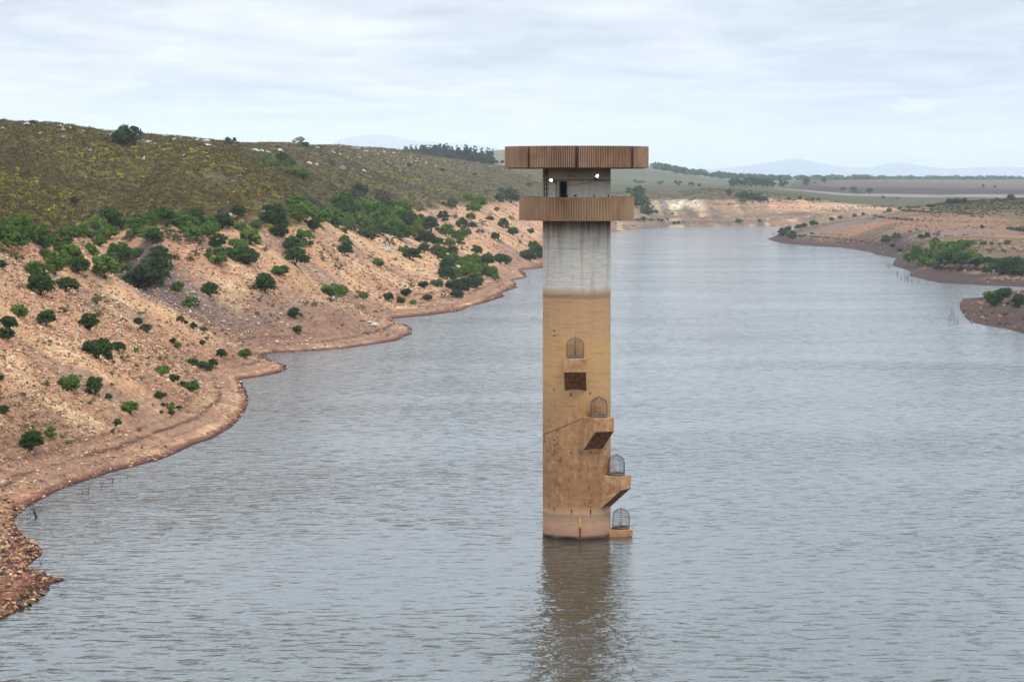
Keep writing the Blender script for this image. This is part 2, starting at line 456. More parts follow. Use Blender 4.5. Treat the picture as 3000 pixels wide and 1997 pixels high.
# far plateau and fields
fm = np.clip((GY-1500)/60, 0, 1)*(PX > 1500)
Yw = GY*(1+nC_*0.04)
fc = np.zeros(U.shape+(3,)) + A_(88,84,38)
fc = blend(fc, A_(88,82,58), sst(.0, .18, nC_))
fc = blend(fc, A_(108,98,80), sst(2010, 2060, Yw)*(U < .11))
fc = blend(fc, A_(98,92,66), sst(2120, 2180, Yw)*(U < .11))
fc = blend(fc, A_(98,106,58), sst(2240, 2290, Yw)*sst(2560, 2480, Yw)*(U < .11)*sst(.03, .05, U))
fc = blend(fc, A_(112,112,96), sst(2680, 2800, Yw+nC_*200)*(U < .11))
rf = sst(.098, .115, U-(GY-2000)/30000)
fc = blend(fc, A_(146,132,116), rf*sst(1890, 1910, GY)*sst(2035, 2010, GY))
fc = blend(fc, A_(72,62,58), rf*sst(2010, 2040, GY))
fc = blend(fc, A_(108,90,78), rf*sst(2200, 2300, Yw))
fc = blend(fc, A_(112,102,84), rf*sst(2450, 2480, GY))
fc = blend(fc, A_(92,98,92), sst(3300, 3600, GY))
C = C*(1-fm[..., None])+fc*fm[..., None]
pale_hill = (PX < 1700) & (GY > 2300)
C = blend(C, A_(124,118,92), pale_hill*1.0)
# white cut bank on the far shore
cut = sst(1320, 1370, GY)*sst(1520, 1470, GY)*sst(8.3, 9.3, Z+nB*2)*sst(13.9, 13.0, Z+nB*1.5)
cx_ = (sst(1880, 1920, PX)*sst(2080, 2030, PX) + sst(2440, 2470, PX)*sst(2580, 2540, PX)*0.9)
C = blend(C, A_(226,212,180), np.clip(cut*cx_*(0.55+sst(-.1, .1, fbm(GX/3, Z/3.0, 191, 3))*0.5), 0, 1))
C = blend(C, A_(206,150,102), cut*sst(2080, 2120, PX)*sst(2200, 2150, PX)*0.8)
C = blend(C, A_(146,120,96), (GY > 1250)*(GY < 1700)*(U < .1)*(1-veg)*(1-np.clip(cut*cx_, 0, 1))*0.75)
fb_ = (GY > 1250)*(GY < 1600)*(U < .1)*(1-veg)
C = blend(C, A_(108,92,80), fb_*sst(-.04, .12, fbm(GX/7, Z/7, 207, 4)+0.4*fbm(GX/40, GY/40, 208, 2))*0.8)
C = blend(C, A_(206,176,136), fb_*sst(.08, .2, fbm(GX/5, Z/9, 209, 4))*0.7)
lowc = (GY > 1300)*(GY < 1480)*sst(9.5, 7, Z)
C = blend(C, A_(140,118,92), lowc*sst(-.1, .1, fbm(GX/14, Z*1.2, 201, 4))*0.8*(Z > 0.8))
C = blend(C, A_(112,96,84), lowc*sst(.02, .14, fbm(GX/22, Z*1.1+9, 205, 4))*0.8*(Z > 0.8))
# peninsula: orange and grey patches, dark shore
pm = pen*1.0*(1-veg)
C = blend(C, A_(136,104,82), pm*0.85)
C = blend(C, A_(164,116,84), pm*0.7*sst(.0, .14, fbm(GX/45, GY/60, 211, 4)+0.25*np.exp(-((PX-2500)/110)**2-((PY-668)/14)**2)))
C = blend(C, A_(128,112,104), pm*0.75*sst(.04, .16, nD*0.6+ fbm(GX/35, GY/70, 221, 4)+0.3*np.exp(-((PX-2630)/60)**2-((PY-676)/10)**2)))
C = blend(C, A_(104,90,62), pm*sst(-.08, .10, fbm(GX/40, GY/50, 231, 4))*0.8)
C = blend(C, A_(80,60,54), pm*sst(16, 6, Dn+nB*18)*0.85)
C = blend(C, A_(100,90,52), pen*veg*0.7)
C = np.clip(C*(1+0.28*nD[..., None]+0.18*nB[..., None]), 0.004, 0.9)

m_ter, h, p = material('ground')
ca = h.n('ShaderNodeVertexColor', layer_name='Col').outputs[0]
geo = h.n('ShaderNodeNewGeometry').outputs['Position']
g1 = h.noise(geo, 1.6, 4, 0.65); g2 = h.noise(geo, 0.42, 4, 0.6); g3 = h.noise(geo, 5.0, 2, 0.6)
mul = h.ramp(g1, [(0.28, 0.55), (0.5, 1.0), (0.72, 1.4)])
mul2 = h.ramp(g2, [(0.3, 0.75), (0.5, 1.0), (0.7, 1.2)])
cc = h.mix(1.0, ca, mul, 'MULTIPLY'); cc = h.mix(1.0, cc, mul2, 'MULTIPLY')
cc = h.mix(0.6, cc, h.ramp(g3, [(0.3, 0.6), (0.7, 1.35)]), 'MULTIPLY')
h.link(cc, p.inputs['Base Color'])
bmp = h.n('ShaderNodeBump', ins={'Strength': 0.8, 'Distance': 0.25, 'Height': h.math('ADD', g1, h.math('MULTIPLY', g3, 0.4))})
h.link(bmp.outputs[0], p.inputs['Normal'])
p.inputs['Roughness'].default_value = 1.0; p.inputs['Specular IOR Level'].default_value = 0.1

verts = np.stack([GX, GY, Z], -1).reshape(-1, 3)
idx = np.arange(nu*nv).reshape(nv, nu)
quads = np.stack([idx[:-1, :-1], idx[:-1, 1:], idx[1:, 1:], idx[1:, :-1]], -1).reshape(-1, 4)
me = mesh_np('terrain', verts, quads, 4, m_ter, True, {'Col': ('FLOAT_COLOR', C.reshape(-1, 3))})
link('terrain', me, kind='structure')

# ------------------------------------------------------------------ water
m_w, h, p = material('reservoir_water', (0.020, 0.024, 0.017), 0.09, 0.5)
p.inputs['IOR'].default_value = 1.333
geo = h.n('ShaderNodeNewGeometry').outputs['Position']
def wave_height(off):
    q = h.vmath('ADD', geo, off)
    a = h.noise(h.vmath('MULTIPLY', q, (0.40, 0.74, 1)), 1.0, 4, 0.58, 0.25)      # wind waves, a couple of metres long
    b = h.noise(h.vmath('MULTIPLY', q, (1.25, 2.0, 1)), 1.0, 3, 0.6)              # ripples
    c = h.noise(h.vmath('MULTIPLY', q, (0.60, 1.45, 1)), 1.0, 2, 0.5, 0.4)                 # scattered steeper wavelets
    c = h.math('MULTIPLY', h.math('MAXIMUM', h.math('SUBTRACT', c, 0.57), 0.0), 0.75)
    return h.math('ADD', h.math('ADD', h.math('MULTIPLY', a, 0.30), h.math('MULTIPLY', b, 0.12)), h.math('MULTIPLY', c, 1.35))
EPS = 0.06
h0 = wave_height((0, 0, 0)); hx = wave_height((EPS, 0, 0)); hy = wave_height((0, EPS, 0))
patch = h.noise(h.vmath('MULTIPLY', geo, (0.018, 0.035, 1)), 1.0, 4, 0.55, 0.5)   # gusts: calmer and rougher water
amp = h.ramp(patch, [(0.33, 0.45), (0.5, 0.9), (0.66, 1.5)])
sx = h.math('MULTIPLY', h.math('DIVIDE', h.math('SUBTRACT', h0, hx), EPS), amp)
sy = h.math('MULTIPLY', h.math('DIVIDE', h.math('SUBTRACT', h0, hy), EPS), amp)
sy = h.math('ADD', h.math('MINIMUM', sy, 0.0), h.math('MULTIPLY', h.math('MAXIMUM', sy, 0.0), 0.25))     # steep windward faces, gentle backs
sx = h.math('MULTIPLY', sx, 0.7)
nrm = h.vmath('NORMALIZE', h.n('ShaderNodeCombineXYZ', ins={0: sx, 1: sy, 2: 1.0}).outputs[0])
h.link(nrm, p.inputs['Normal'])
wm = MB()
xs = [-500,-100,0,100,300,900]; ys = [-60,100,300,600,1000,1700]
wm.add([(x, y, 0) for y in ys for x in xs], [(j*6+i, j*6+i+1, (j+1)*6+i+1, (j+1)*6+i) for j in range(5) for i in range(5)])
wm.build('water', m_w, kind='structure')

# ------------------------------------------------------------------ intake tower
TX, TY, RS = 4.396, 174.0, 2.31
tower = bpy.data.objects.new('intake_tower', None); COL.objects.link(tower)
tower.location = (TX, TY, 0)
tower['label'] = 'tall round concrete intake tower standing in the reservoir, with two fluted brown rings'
tower['category'] = 'tower'

# stained concrete of the shaft
m_con, h, p = material('stained_concrete', rough=0.92)
oc = h.n('ShaderNodeTexCoord').outputs['Object']
sp = h.n('ShaderNodeSeparateXYZ', ins={0: oc}); oz = sp.outputs[2]
nl = h.noise(h.vmath('MULTIPLY', oc, (0.9, 0.9, 0.5)), 1.0, 4, 0.6)
ns = h.noise(h.vmath('MULTIPLY', oc, (0.5, 0.5, 5.0)), 1.0, 5, 0.62)        # horizontal tide lines
nv_ = h.noise(h.vmath('MULTIPLY', oc, (3.2, 3.2, 0.22)), 1.0, 4, 0.6)       # runs down the wall
nf = h.noise(oc, 9.0, 5, 0.65)
zf = h.math('DIVIDE', h.math('ADD', oz, h.math('MULTIPLY', h.math('SUBTRACT', nl, 0.5), 0.22)), 26.0)
s = lambda z: z/26.0
base = h.ramp(zf, [(s(0.0), lin(44,30,26)), (s(0.16), lin(60,40,32)), (s(0.30), lin(184,138,114)), (s(1.0), lin(200,156,126)), (s(1.62), lin(170,138,116)), (s(1.75), lin(206,160,122)),
                   (s(2.2), lin(184,134,98)), (s(3.2), lin(170,120,84)), (s(5.2), lin(176,126,90)), (s(8.5), lin(190,142,98)), (s(10.2), lin(206,160,112)), (s(12.6), lin(212,164,108)),
                   (s(14.2), lin(204,158,116)), (s(16.05), lin(198,154,116)), (s(16.3), lin(160,122,88)), (s(16.55), lin(186,164,132)), (s(16.95), lin(214,206,194)), (s(18.5), lin(206,198,186)),
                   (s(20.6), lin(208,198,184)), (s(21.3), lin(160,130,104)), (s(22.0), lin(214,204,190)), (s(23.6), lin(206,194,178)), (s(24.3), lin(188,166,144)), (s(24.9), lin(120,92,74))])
base = h.mix(0.8, base, h.ramp(ns, [(0.34, 0.70), (0.5, 1.0), (0.66, 1.18)]), 'MULTIPLY')
up_ = h.n('ShaderNodeMapRange', ins={0: oz, 1: 16.0, 2: 17.0, 3: 0.25, 4: 0.9}).outputs[0]
run = h.ramp(nv_, [(0.50, 0.0), (0.66, 1.0)])
base = h.mix(h.math('MULTIPLY', h.math('MULTIPLY', run, up_), 0.36), base, lin(132,100,70))
base = h.mix(h.math('MULTIPLY', h.ramp(ns, [(0.5, 0.0), (0.62, 1.0)]), 0.35), base, lin(150,112,76))
# rust fanning down from under the balcony
rz = h.n('ShaderNodeMapRange', ins={0: oz, 1: 19.2, 2: 21.45, 3: 0.0, 4: 1.0}).outputs[0]
rr = h.math('MULTIPLY', rz, h.ramp(h.math('ADD', nv_, h.math('MULTIPLY', rz, 0.14)), [(0.52, 0.0), (0.70, 1.0)]))
base = h.mix(h.math('MULTIPLY', h.math('MULTIPLY', rr, 0.6), h.math('LESS_THAN', oz, 21.5)), base, lin(104,64,40))
# growth and flaking in the lower, often wetted part
lowm = h.n('ShaderNodeMapRange', ins={0: oz, 1: 9.5, 2: 8.0, 3: 0.0, 4: 1.0}).outputs[0]
lowm = h.math('MULTIPLY', lowm, h.math('GREATER_THAN', oz, 2.1))
mott = h.noise(h.vmath('MULTIPLY', oc, (2.6, 2.6, 1.8)), 1.0, 5, 0.68)
base = h.mix(h.math('MULTIPLY', lowm, h.ramp(mott, [(0.54, 0.0), (0.66, 0.8)])), base, lin(208,156,108))
base = h.mix(h.math('MULTIPLY', lowm, h.ramp(mott, [(0.34, 0.85), (0.45, 0.0)])), base, lin(118,78,52))
base = h.mix(0.7, base, h.ramp(nf, [(0.3, 0.82), (0.7, 1.16)]), 'MULTIPLY')
base = h.n('ShaderNodeHueSaturation', ins={'Hue': 0.505, 'Saturation': 0.97, 'Value': 1.07, 'Color': base}).outputs[0]
lift = h.math('LESS_THAN', h.math('FRACT', h.math('DIVIDE', oz, 1.22)), 0.02)
base = h.mix(h.math('MULTIPLY', lift, 0.25), base, (0.12, 0.10, 0.08))
h.link(base, p.inputs['Base Color'])
bmp = h.n('ShaderNodeBump', ins={'Strength': 0.35, 'Distance': 0.02, 'Height': h.math('ADD', nf, h.math('MULTIPLY', ns, 0.6))})
h.link(bmp.outputs[0], p.inputs['Normal'])

# plain brown concrete of the intake blocks
m_blk, h, p = material('brown_concrete', rough=0.92)
oc = h.n('ShaderNodeTexCoord').outputs['Object']
a = h.noise(oc, 2.2, 5, 0.65); b = h.noise(oc, 9.0, 4, 0.6)
c = h.ramp(a, [(0.3, lin(160,114,78)), (0.5, lin(198,150,108)), (0.68, lin(220,180,138))])
c = h.mix(0.6, c, h.ramp(b, [(0.3, 0.78), (0.7, 1.15)]), 'MULTIPLY')
h.link(c, p.inputs['Base Color'])
m_soffit, h, p = material('dark_brown_soffit', rough=0.95)  # sloping undersides, a darker and redder brown than the blocks
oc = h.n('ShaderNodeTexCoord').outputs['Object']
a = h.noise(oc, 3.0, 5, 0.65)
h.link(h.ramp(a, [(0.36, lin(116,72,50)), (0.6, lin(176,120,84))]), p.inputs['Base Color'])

# fluted brown facing
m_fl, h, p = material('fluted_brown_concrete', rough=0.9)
oc = h.n('ShaderNodeTexCoord').outputs['Object']
sp = h.n('ShaderNodeSeparateXYZ', ins={0: oc})
rad = h.math('SQRT', h.math('ADD', h.math('MULTIPLY', sp.outputs[0], sp.outputs[0]), h.math('MULTIPLY', sp.outputs[1], sp.outputs[1])))
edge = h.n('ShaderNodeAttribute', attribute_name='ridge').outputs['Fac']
st = h.noise(h.vmath('MULTIPLY', oc, (6, 6, 0.5)), 1.0, 4, 0.6); st2 = h.noise(h.vmath('MULTIPLY', oc, (0.5, 0.5, 0.3)), 1.0, 3, 0.5)
c = h.mix(h.ramp(st, [(0.36, 0.0), (0.64, 1.0)]), lin(118,72,50), lin(184,132,94))
blot = h.noise(h.vmath('MULTIPLY', oc, (1.1, 1.1, 0.9)), 1.0, 5, 0.65)
c = h.mix(h.ramp(blot, [(0.42, 0.65), (0.56, 0.0)]), c, lin(98,62,48))
run_ = h.noise(h.vmath('MULTIPLY', oc, (4.2, 4.2, 0.25)), 1.0, 4, 0.6)
c = h.mix(h.ramp(run_, [(0.60, 0.0), (0.70, 0.6)]), c, lin(214,182,146))
c = h.mix(h.ramp(run_, [(0.30, 0.7), (0.40, 0.0)]), c, lin(66,42,36))
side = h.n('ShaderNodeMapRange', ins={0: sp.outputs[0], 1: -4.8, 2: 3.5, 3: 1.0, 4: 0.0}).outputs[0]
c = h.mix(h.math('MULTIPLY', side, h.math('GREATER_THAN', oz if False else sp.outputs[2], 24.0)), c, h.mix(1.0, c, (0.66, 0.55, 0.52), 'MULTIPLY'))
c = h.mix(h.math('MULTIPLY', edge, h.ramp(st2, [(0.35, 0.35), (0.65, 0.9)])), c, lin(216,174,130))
c = h.mix(h.math('MULTIPLY', h.math('SUBTRACT', 1.0, edge), 0.62), c, lin(70,42,32))  # groove shade deepened in the colour so the flutes stand out
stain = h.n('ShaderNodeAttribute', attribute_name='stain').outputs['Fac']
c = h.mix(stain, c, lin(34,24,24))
c = h.n('ShaderNodeHueSaturation', ins={'Saturation': 0.94, 'Value': 0.95, 'Color': c}).outputs[0]
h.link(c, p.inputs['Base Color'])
m_slab, h, p = material('slab_concrete', lin(118,92,74), 0.95)
m_dark, h, p = material('dark_interior', (0.012, 0.012, 0.016), 0.8)
m_rust, h, p = material('rusty_steel', lin(72,54,50), 0.8, 0.3)
oc = h.n('ShaderNodeTexCoord').outputs['Object']
h.link(h.ramp(h.noise(oc, 6.0, 3), [(0.35, lin(84,68,68)), (0.65, lin(140,112,100))]), p.inputs['Base Color'])
m_band, h, p = material('galvanised_band', lin(112,98,94), 0.55, 0.4)
m_bolt, h, p = material('rust_stain', lin(84,36,20), 0.95)
m_black, h, p = material('black_conduit', lin(30,26,28), 0.7)
m_grey, h, p = material('grey_metal', lin(130,124,120), 0.6, 0.4)

# shaft with the door opening left free
TH0, TH1, DZ0, DZ1 = -math.asin(1.18/RS), -math.asin(0.72/RS), 21.80, 24.02
nth = 180
ths = sorted(set([-math.pi+2*math.pi*k/nth for k in range(nth)] + [TH0, TH1]))
zs = sorted(set(list(np.arange(-4.5, 25.0, 0.6)) + [DZ0, DZ1, 25.0]))
mb = MB()
vs = [(RS*math.sin(t), -RS*math.cos(t), z) for z in zs for t in ths]
n_ = len(ths); fs = []
for j in range(len(zs)-1):
    for k in range(n_):
        k2 = (k+1) % n_
        tm = 0.5*(ths[k]+ths[k2]) if k2 else math.pi; zm = 0.5*(zs[j]+zs[j+1])
        if TH0 < tm < TH1 and DZ0 < zm < DZ1: continue
        fs.append((j*n_+k, j*n_+k2, (j+1)*n_+k2, (j+1)*n_+k))
mb.add(vs, fs, True)
mb.build('shaft', m_con, tower)


def ang(th, r, z=0.0): return (r*math.sin(th), -r*math.cos(th), z)
# doorway: jambs, dark room behind, opened door leaf
mb = MB()
i0, i1 = ang(TH0, RS), ang(TH1, RS); q0 = (i0[0]+0.12, i0[1]+0.9); q1 = (i1[0]+0.12, i1[1]+0.9)
mb.add([(*i0[:2], DZ0), (*i0[:2], DZ1), (*q0, DZ1), (*q0, DZ0), (*i1[:2], DZ0), (*i1[:2], DZ1), (*q1, DZ1), (*q1, DZ0)],
       [(0,1,2,3), (7,6,5,4), (3,2,6,7), (1,5,6,2), (0,3,7,4)])
door = mb.build('doorway', m_dark, tower)
mb = MB()
tj = TH0-0.02
def rect_on_wall(t0, t1, z0, z1, r0, r1, mb):
    a, b, c_, d = ang(t0, r0), ang(t1, r0), ang(t1, r1), ang(t0, r1)
    vs = [(x, y, z) for z in (z0, z1) for (x, y, _) in (a, b, c_, d)]
    mb.add(vs, [(3,2,1,0),(4,5,6,7),(0,1,5,4),(1,2,6,5),(2,3,7,6),(3,0,4,7)])
rect_on_wall(TH0-0.035, TH0+0.002, DZ0, DZ1+0.05, RS-0.05, RS+0.05, mb)
rect_on_wall(TH1-0.002, TH1+0.025, DZ0, DZ1+0.05, RS-0.05, RS+0.03, mb)
rect_on_wall(TH0+0.003, TH1-0.003, DZ1, DZ1+0.05, RS-0.05, RS+0.03, mb)
mb.build('door_frame', m_grey, door)
mb = MB(); a_ = ang(TH0, RS+0.02)
mb.box(0.0, 0.04, -0.50, 0.0, DZ0+0.03, DZ1-0.03, lambda q: (a_[0]+q[0]*0.9-0.30*q[1]*-0.35, a_[1]+q[1]*0.9, q[2]))
mb.build('door_leaf', m_grey, door)

# fluted rings
def fluted_ring(name, r, z0, z1, nfl, slots, thick, amp, parent):
    per = 6; n = nfl*per
    cols = []
    for k in range(n):
        th = 2*math.pi*k/n - math.pi
        ph = k % per
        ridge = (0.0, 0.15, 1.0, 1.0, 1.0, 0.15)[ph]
        sl = 0.0
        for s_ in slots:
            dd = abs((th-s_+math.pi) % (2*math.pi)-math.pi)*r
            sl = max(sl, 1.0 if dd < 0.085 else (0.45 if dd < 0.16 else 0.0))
        cols.append((th, ridge, sl))
    zr = [z0, z0+0.12, z0+(z1-z0)*0.5, z1-0.22, z1]
    V_ = []; rd = []; stn = []
    for j, z in enumerate(zr):
        for th, ridge, sl in cols:
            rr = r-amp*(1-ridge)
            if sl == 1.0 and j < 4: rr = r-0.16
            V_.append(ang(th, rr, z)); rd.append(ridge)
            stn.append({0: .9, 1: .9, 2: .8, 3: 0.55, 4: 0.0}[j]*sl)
    for z, r2 in ((z1, r-thick), (z0+0.05, r-thick), (z0, r-thick)):
        for th, ridge, sl in cols:
            V_.append(ang(th, r2, z)); rd.append(0.3); stn.append(0)
    m = len(zr)+3; F_ = []
    for j in range(m):
        j2 = (j+1) % m
        if j == m-1: pass
        for k in range(n):
            k2 = (k+1) % n
            F_.append((j*n+k, j*n+k2, j2*n+k2, j2*n+k))
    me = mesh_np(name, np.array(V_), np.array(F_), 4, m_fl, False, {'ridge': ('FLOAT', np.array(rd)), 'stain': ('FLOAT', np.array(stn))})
    return link(name, me, parent)
slots = [-0.742, -0.028, 0.838, 1.62, 2.4, -1.53, -2.3, 3.1]
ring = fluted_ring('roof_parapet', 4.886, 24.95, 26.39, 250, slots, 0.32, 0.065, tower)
mb = MB()
mb.lathe([(0.01, 25.0), (4.70, 25.0), (4.70, 24.90), (RS+0.005, 24.90)], 96, False)
mb.lathe([(0.01, 25.30), (4.56, 25.30)], 96, False)
mb.build('roof_slab', m_slab, tower)
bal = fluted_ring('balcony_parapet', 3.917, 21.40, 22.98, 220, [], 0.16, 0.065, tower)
mb = MB()
mb.lathe([(RS+0.004, 21.42), (3.75, 21.42), (3.75, 21.85), (RS+0.004, 21.85)], 96, False)
mb.build('balcony_slab', m_slab, tower)

# handrail stubs over the balcony wall
for dxp, hh in ((785, .10), (858, .13), (1017, .10), (1143, .10)):
    d = (dxp-876)/3.015/43.1
    mb = MB(); yy = -math.sqrt(3.3**2-d*d)
    mb.tube([(d, yy, 21.85), (d, yy, 22.98+hh)], 0.03, 8)
    mb.tube([(d-0.05, yy, 22.98+hh), (d+0.05, yy, 22.98+hh)], 0.045, 8)
    mb.build('railing_post', m_black, tower)

# ladder, conduits, cables on the upper room
mb = MB()
for xx in (601, 622):
    d = (xx-876)/3.015/43.1; t = math.asin(d/RS)
    mb.tube([ang(t, RS+0.12, 21.85), ang(t, RS+0.12, 24.9)], 0.035, 6)
t0, t1 = math.asin((601-876)/3.015/43.1/RS), math.asin((622-876)/3.015/43.1/RS)
for z in np.arange(22.0, 24.9, 0.3): mb.tube([ang(t0, RS+0.12, z), ang(t1, RS+0.12, z)], 0.016, 5)
for z in (22.5, 23.55, 24.6):
    for t in (t0, t1): mb.tube([ang(t, RS-0.02, z), ang(t, RS+0.12, z)], 0.03, 5)
mb.build('ladder', m_black, tower)
mb = MB()
tA = math.asin((693-876)/3.015/43.1/RS)
mb.tube([ang(tA, RS+0.03, 21.85), ang(tA, RS+0.03, 24.12)] + [ang(t, RS+0.03, 24.12) for t in np.linspace(tA, 1.45, 30)], 0.018, 6)
for t in np.linspace(tA, 1.4, 11): mb.tube([ang(t, RS-0.02, 24.12), ang(t, RS+0.06, 24.12)], 0.035, 6)
for z in np.linspace(21.95, 24.0, 5): mb.tube([ang(tA, RS-0.02, z), ang(tA, RS+0.06, z)], 0.03, 6)
mb.build('conduit', m_black, tower)
mb = MB()
mb.tube([ang(t, RS+0.02, 23.74+0.36*((t+0.42)/0.95)**2) for t in np.linspace(-0.42, 0.53, 16)], 0.012, 5)
mb.tube([ang(t, RS+0.02, 24.10-0.16*(t-0.53)) for t in np.linspace(0.53, 1.3, 10)], 0.012, 5)
mb.build('lamp_cable', m_black, tower)
mb = MB()
pts = [(1705,1221),(1680,1231),(1655,1242),(1630,1254),(1608,1265),(1597,1270),(1592,1277)]
pts3 = []
for x, y in pts:
    d = max(-RS+.001, (x-1689.5)/43.4); t = math.asin(d/RS); pts3.append(ang(t, RS+0.02, 24-(y-533)/43.4))
mb.tube(pts3, 0.022, 6); mb.build('draped_cable', m_rust, tower)
# small plate by the door
m_wh, h, p = material('white_plate', (0.75, 0.75, 0.75), 0.5)
tp = math.asin((858-876)/3.015/43.1/RS)
mb = MB(); rect_on_wall(tp-0.055, tp+0.06, 23.03, 23.13, RS-0.02, RS+0.02, mb); pl = mb.build('wall_plate', m_black, tower)
mb = MB()
for a_ in (tp+0.0, tp+0.032):
    c0 = ang(a_, RS+0.015, 23.085); c1 = ang(a_, RS+0.045, 23.085); mb.tube([c0, c1], 0.036, 10)
mb.build('plate_disc', m_wh, pl)

# floodlights (lit)
m_lamp = bpy.data.materials.new('lit_lamp'); m_lamp.use_nodes = True
t_ = m_lamp.node_tree; t_.nodes.clear(); h = NT(t_)
em = h.n('ShaderNodeEmission', ins={0: (1.0, 0.97, 0.72, 1), 1: 4.0}); ou = h.n('ShaderNodeOutputMaterial'); h.link(em.outputs[0], ou.inputs[0])
def floodlight(pxc, pyc, dirx, dirz, mount):
    d = (pxc-1689.5)/43.6; t = math.asin(d/RS); c = np.array(ang(t, RS+0.42, 24-(pyc-533)/43.6)); c[0] = d
    ax = np.array((dirx, -0.62, dirz)); ax /= np.linalg.norm(ax)
    md = (mount[0]-1689.5)/43.4; mt = math.asin(md/RS); mz = 24-(mount[1]-533)/43.4
    mb = MB()
    mb.tube([ang(mt, RS-0.02, mz), ang(mt, RS+0.18, mz), ang(mt, RS+0.30, mz+0.03), tuple(c-ax*0.16)], 0.03, 6)
    mb.tube([c-ax*0.20, c-ax*0.14, c-ax*0.06, c+ax*0.02], [0.03, 0.06, 0.08, 0.092], 16)
    fl = mb.build('floodlight', m_black, tower)
    mb = MB(); mb.tube([c+ax*0.021, c+ax*0.10, c+ax*0.18, c+ax*0.24], [0.086, 0.088, 0.065, 0.02], 16)
    mb.build('lamp_glass', m_lamp, fl)
floodlight(1616, 528.5, -1.0, 0.15, (1629, 537))
floodlight(1745, 519, 0.7, 1.0, (1741, 528))

# intake blocks with their cages
def block(th, ztop, zfb, zwb, name='intake_block'):
    hw = 0.735; r0, r1 = 1.9, 3.77
    e = np.array((math.sin(th), -math.cos(th))); s_ = np.array((math.cos(th), math.sin(th)))
    def q(r, a, z): v = e*r+s_*a; return (v[0], v[1], z)
    mb = MB()
    rw = math.sqrt(RS*RS-hw*hw)-0.02
    sec = [(rw-0.1, ztop), (r1, ztop), (r1, zfb), (rw+0.06, zwb), (rw-0.1, zwb)]
    bev = 0.02
    vs = [q(r, -hw, z) for r, z in sec]+[q(r, hw, z) for r, z in sec]
    mb.add(vs, [(4,3,2,1,0), (5,6,7,8,9), (0,1,6,5), (1,2,7,6), (3,4,9,8), (4,0,5,9)])
    b_ = mb.build(name, m_blk, tower)
    if zfb-zwb > 0.3:
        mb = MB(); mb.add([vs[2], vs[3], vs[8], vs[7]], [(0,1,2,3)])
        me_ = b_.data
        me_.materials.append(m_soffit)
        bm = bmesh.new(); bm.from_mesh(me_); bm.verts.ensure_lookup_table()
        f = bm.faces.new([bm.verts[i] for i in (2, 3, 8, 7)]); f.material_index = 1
        bmesh.ops.recalc_face_normals(bm, faces=bm.faces[:])
        bmesh.ops.bevel(bm, geom=bm.edges[:], offset=0.018, segments=1, affect='EDGES')
        bm.to_mesh(me_); bm.free()
    else:
        bm = bmesh.new(); bm.from_mesh(b_.data); bm.verts.ensure_lookup_table()
        bm.faces.new([bm.verts[i] for i in (2, 3, 8, 7)])
        bmesh.ops.recalc_face_normals(bm, faces=bm.faces[:]); bmesh.ops.bevel(bm, geom=bm.edges[:], offset=0.05, segments=2, affect='EDGES')
        bm.to_mesh(b_.data); bm.free()
    c = np.array((*(e*3.02), ztop))
    R0, hs = 0.575, 0.82                     # cylinder part, then dome
    prof = [(R0, 0.0), (R0, hs)] + [(R0*math.cos(a), hs+0.53*math.sin(a)) for a in np.linspace(0.12, math.pi/2-0.03, 9)]
    mb = MB()
    for k in range(24):
        a = 2*math.pi*k/24+th
        big = k % 6 == 0
        mb.tube([c+np.array((r*math.sin(a), -r*math.cos(a), z)) for r, z in prof], 0.017 if big else 0.0075, 5)
    for z in (0.2, 0.36, 0.52, 0.68, 0.84, 1.0, 1.14):
        r = R0 if z <= hs else R0*math.sqrt(max(0, 1-((z-hs)/0.53)**2))
        ringp = [c+np.array((r*math.sin(a), -r*math.cos(a), z)) for a in np.linspace(0, 2*math.pi, 25)]
        mb.tube(ringp, 0.006, 4, False)
    mb.tube([c+np.array((0, 0, hs+0.50)), c+np.array((0, 0, hs+0.60))], 0.03, 6)
    ringp = [c+np.array((0.035*math.cos(a), 0, hs+0.62+0.035*math.sin(a))) for a in np.linspace(0, 2*math.pi, 9)]
    mb.tube(ringp, 0.010, 4, False)
    cg = mb.build('intake_cage', m_rust, tower)
    mb = MB()
    mb.lathe([(R0+0.014, 0.004), (R0+0.014, 0.15), (R0-0.02, 0.15), (R0-0.02, 0.004)], 32, True, closed=True)
    for v in range(len(mb.v)): mb.v[v] = tuple(np.array(mb.v[v])+c)
    mb.tube([c+np.array((0, 0, 0)), c+np.array((0, 0, 0.22)), c+np.array((-0.12, -0.05, 0.42))], 0.03, 5)
    mb.build('base_band', m_band, cg)
block(R(-3.2), 12.26, 11.36, 10.03)
block(R(28), 8.26, 7.36, 6.03)
block(R(60.5), 4.26, 3.36, 2.03)
block(R(91), 0.46, 0.10, -0.4)

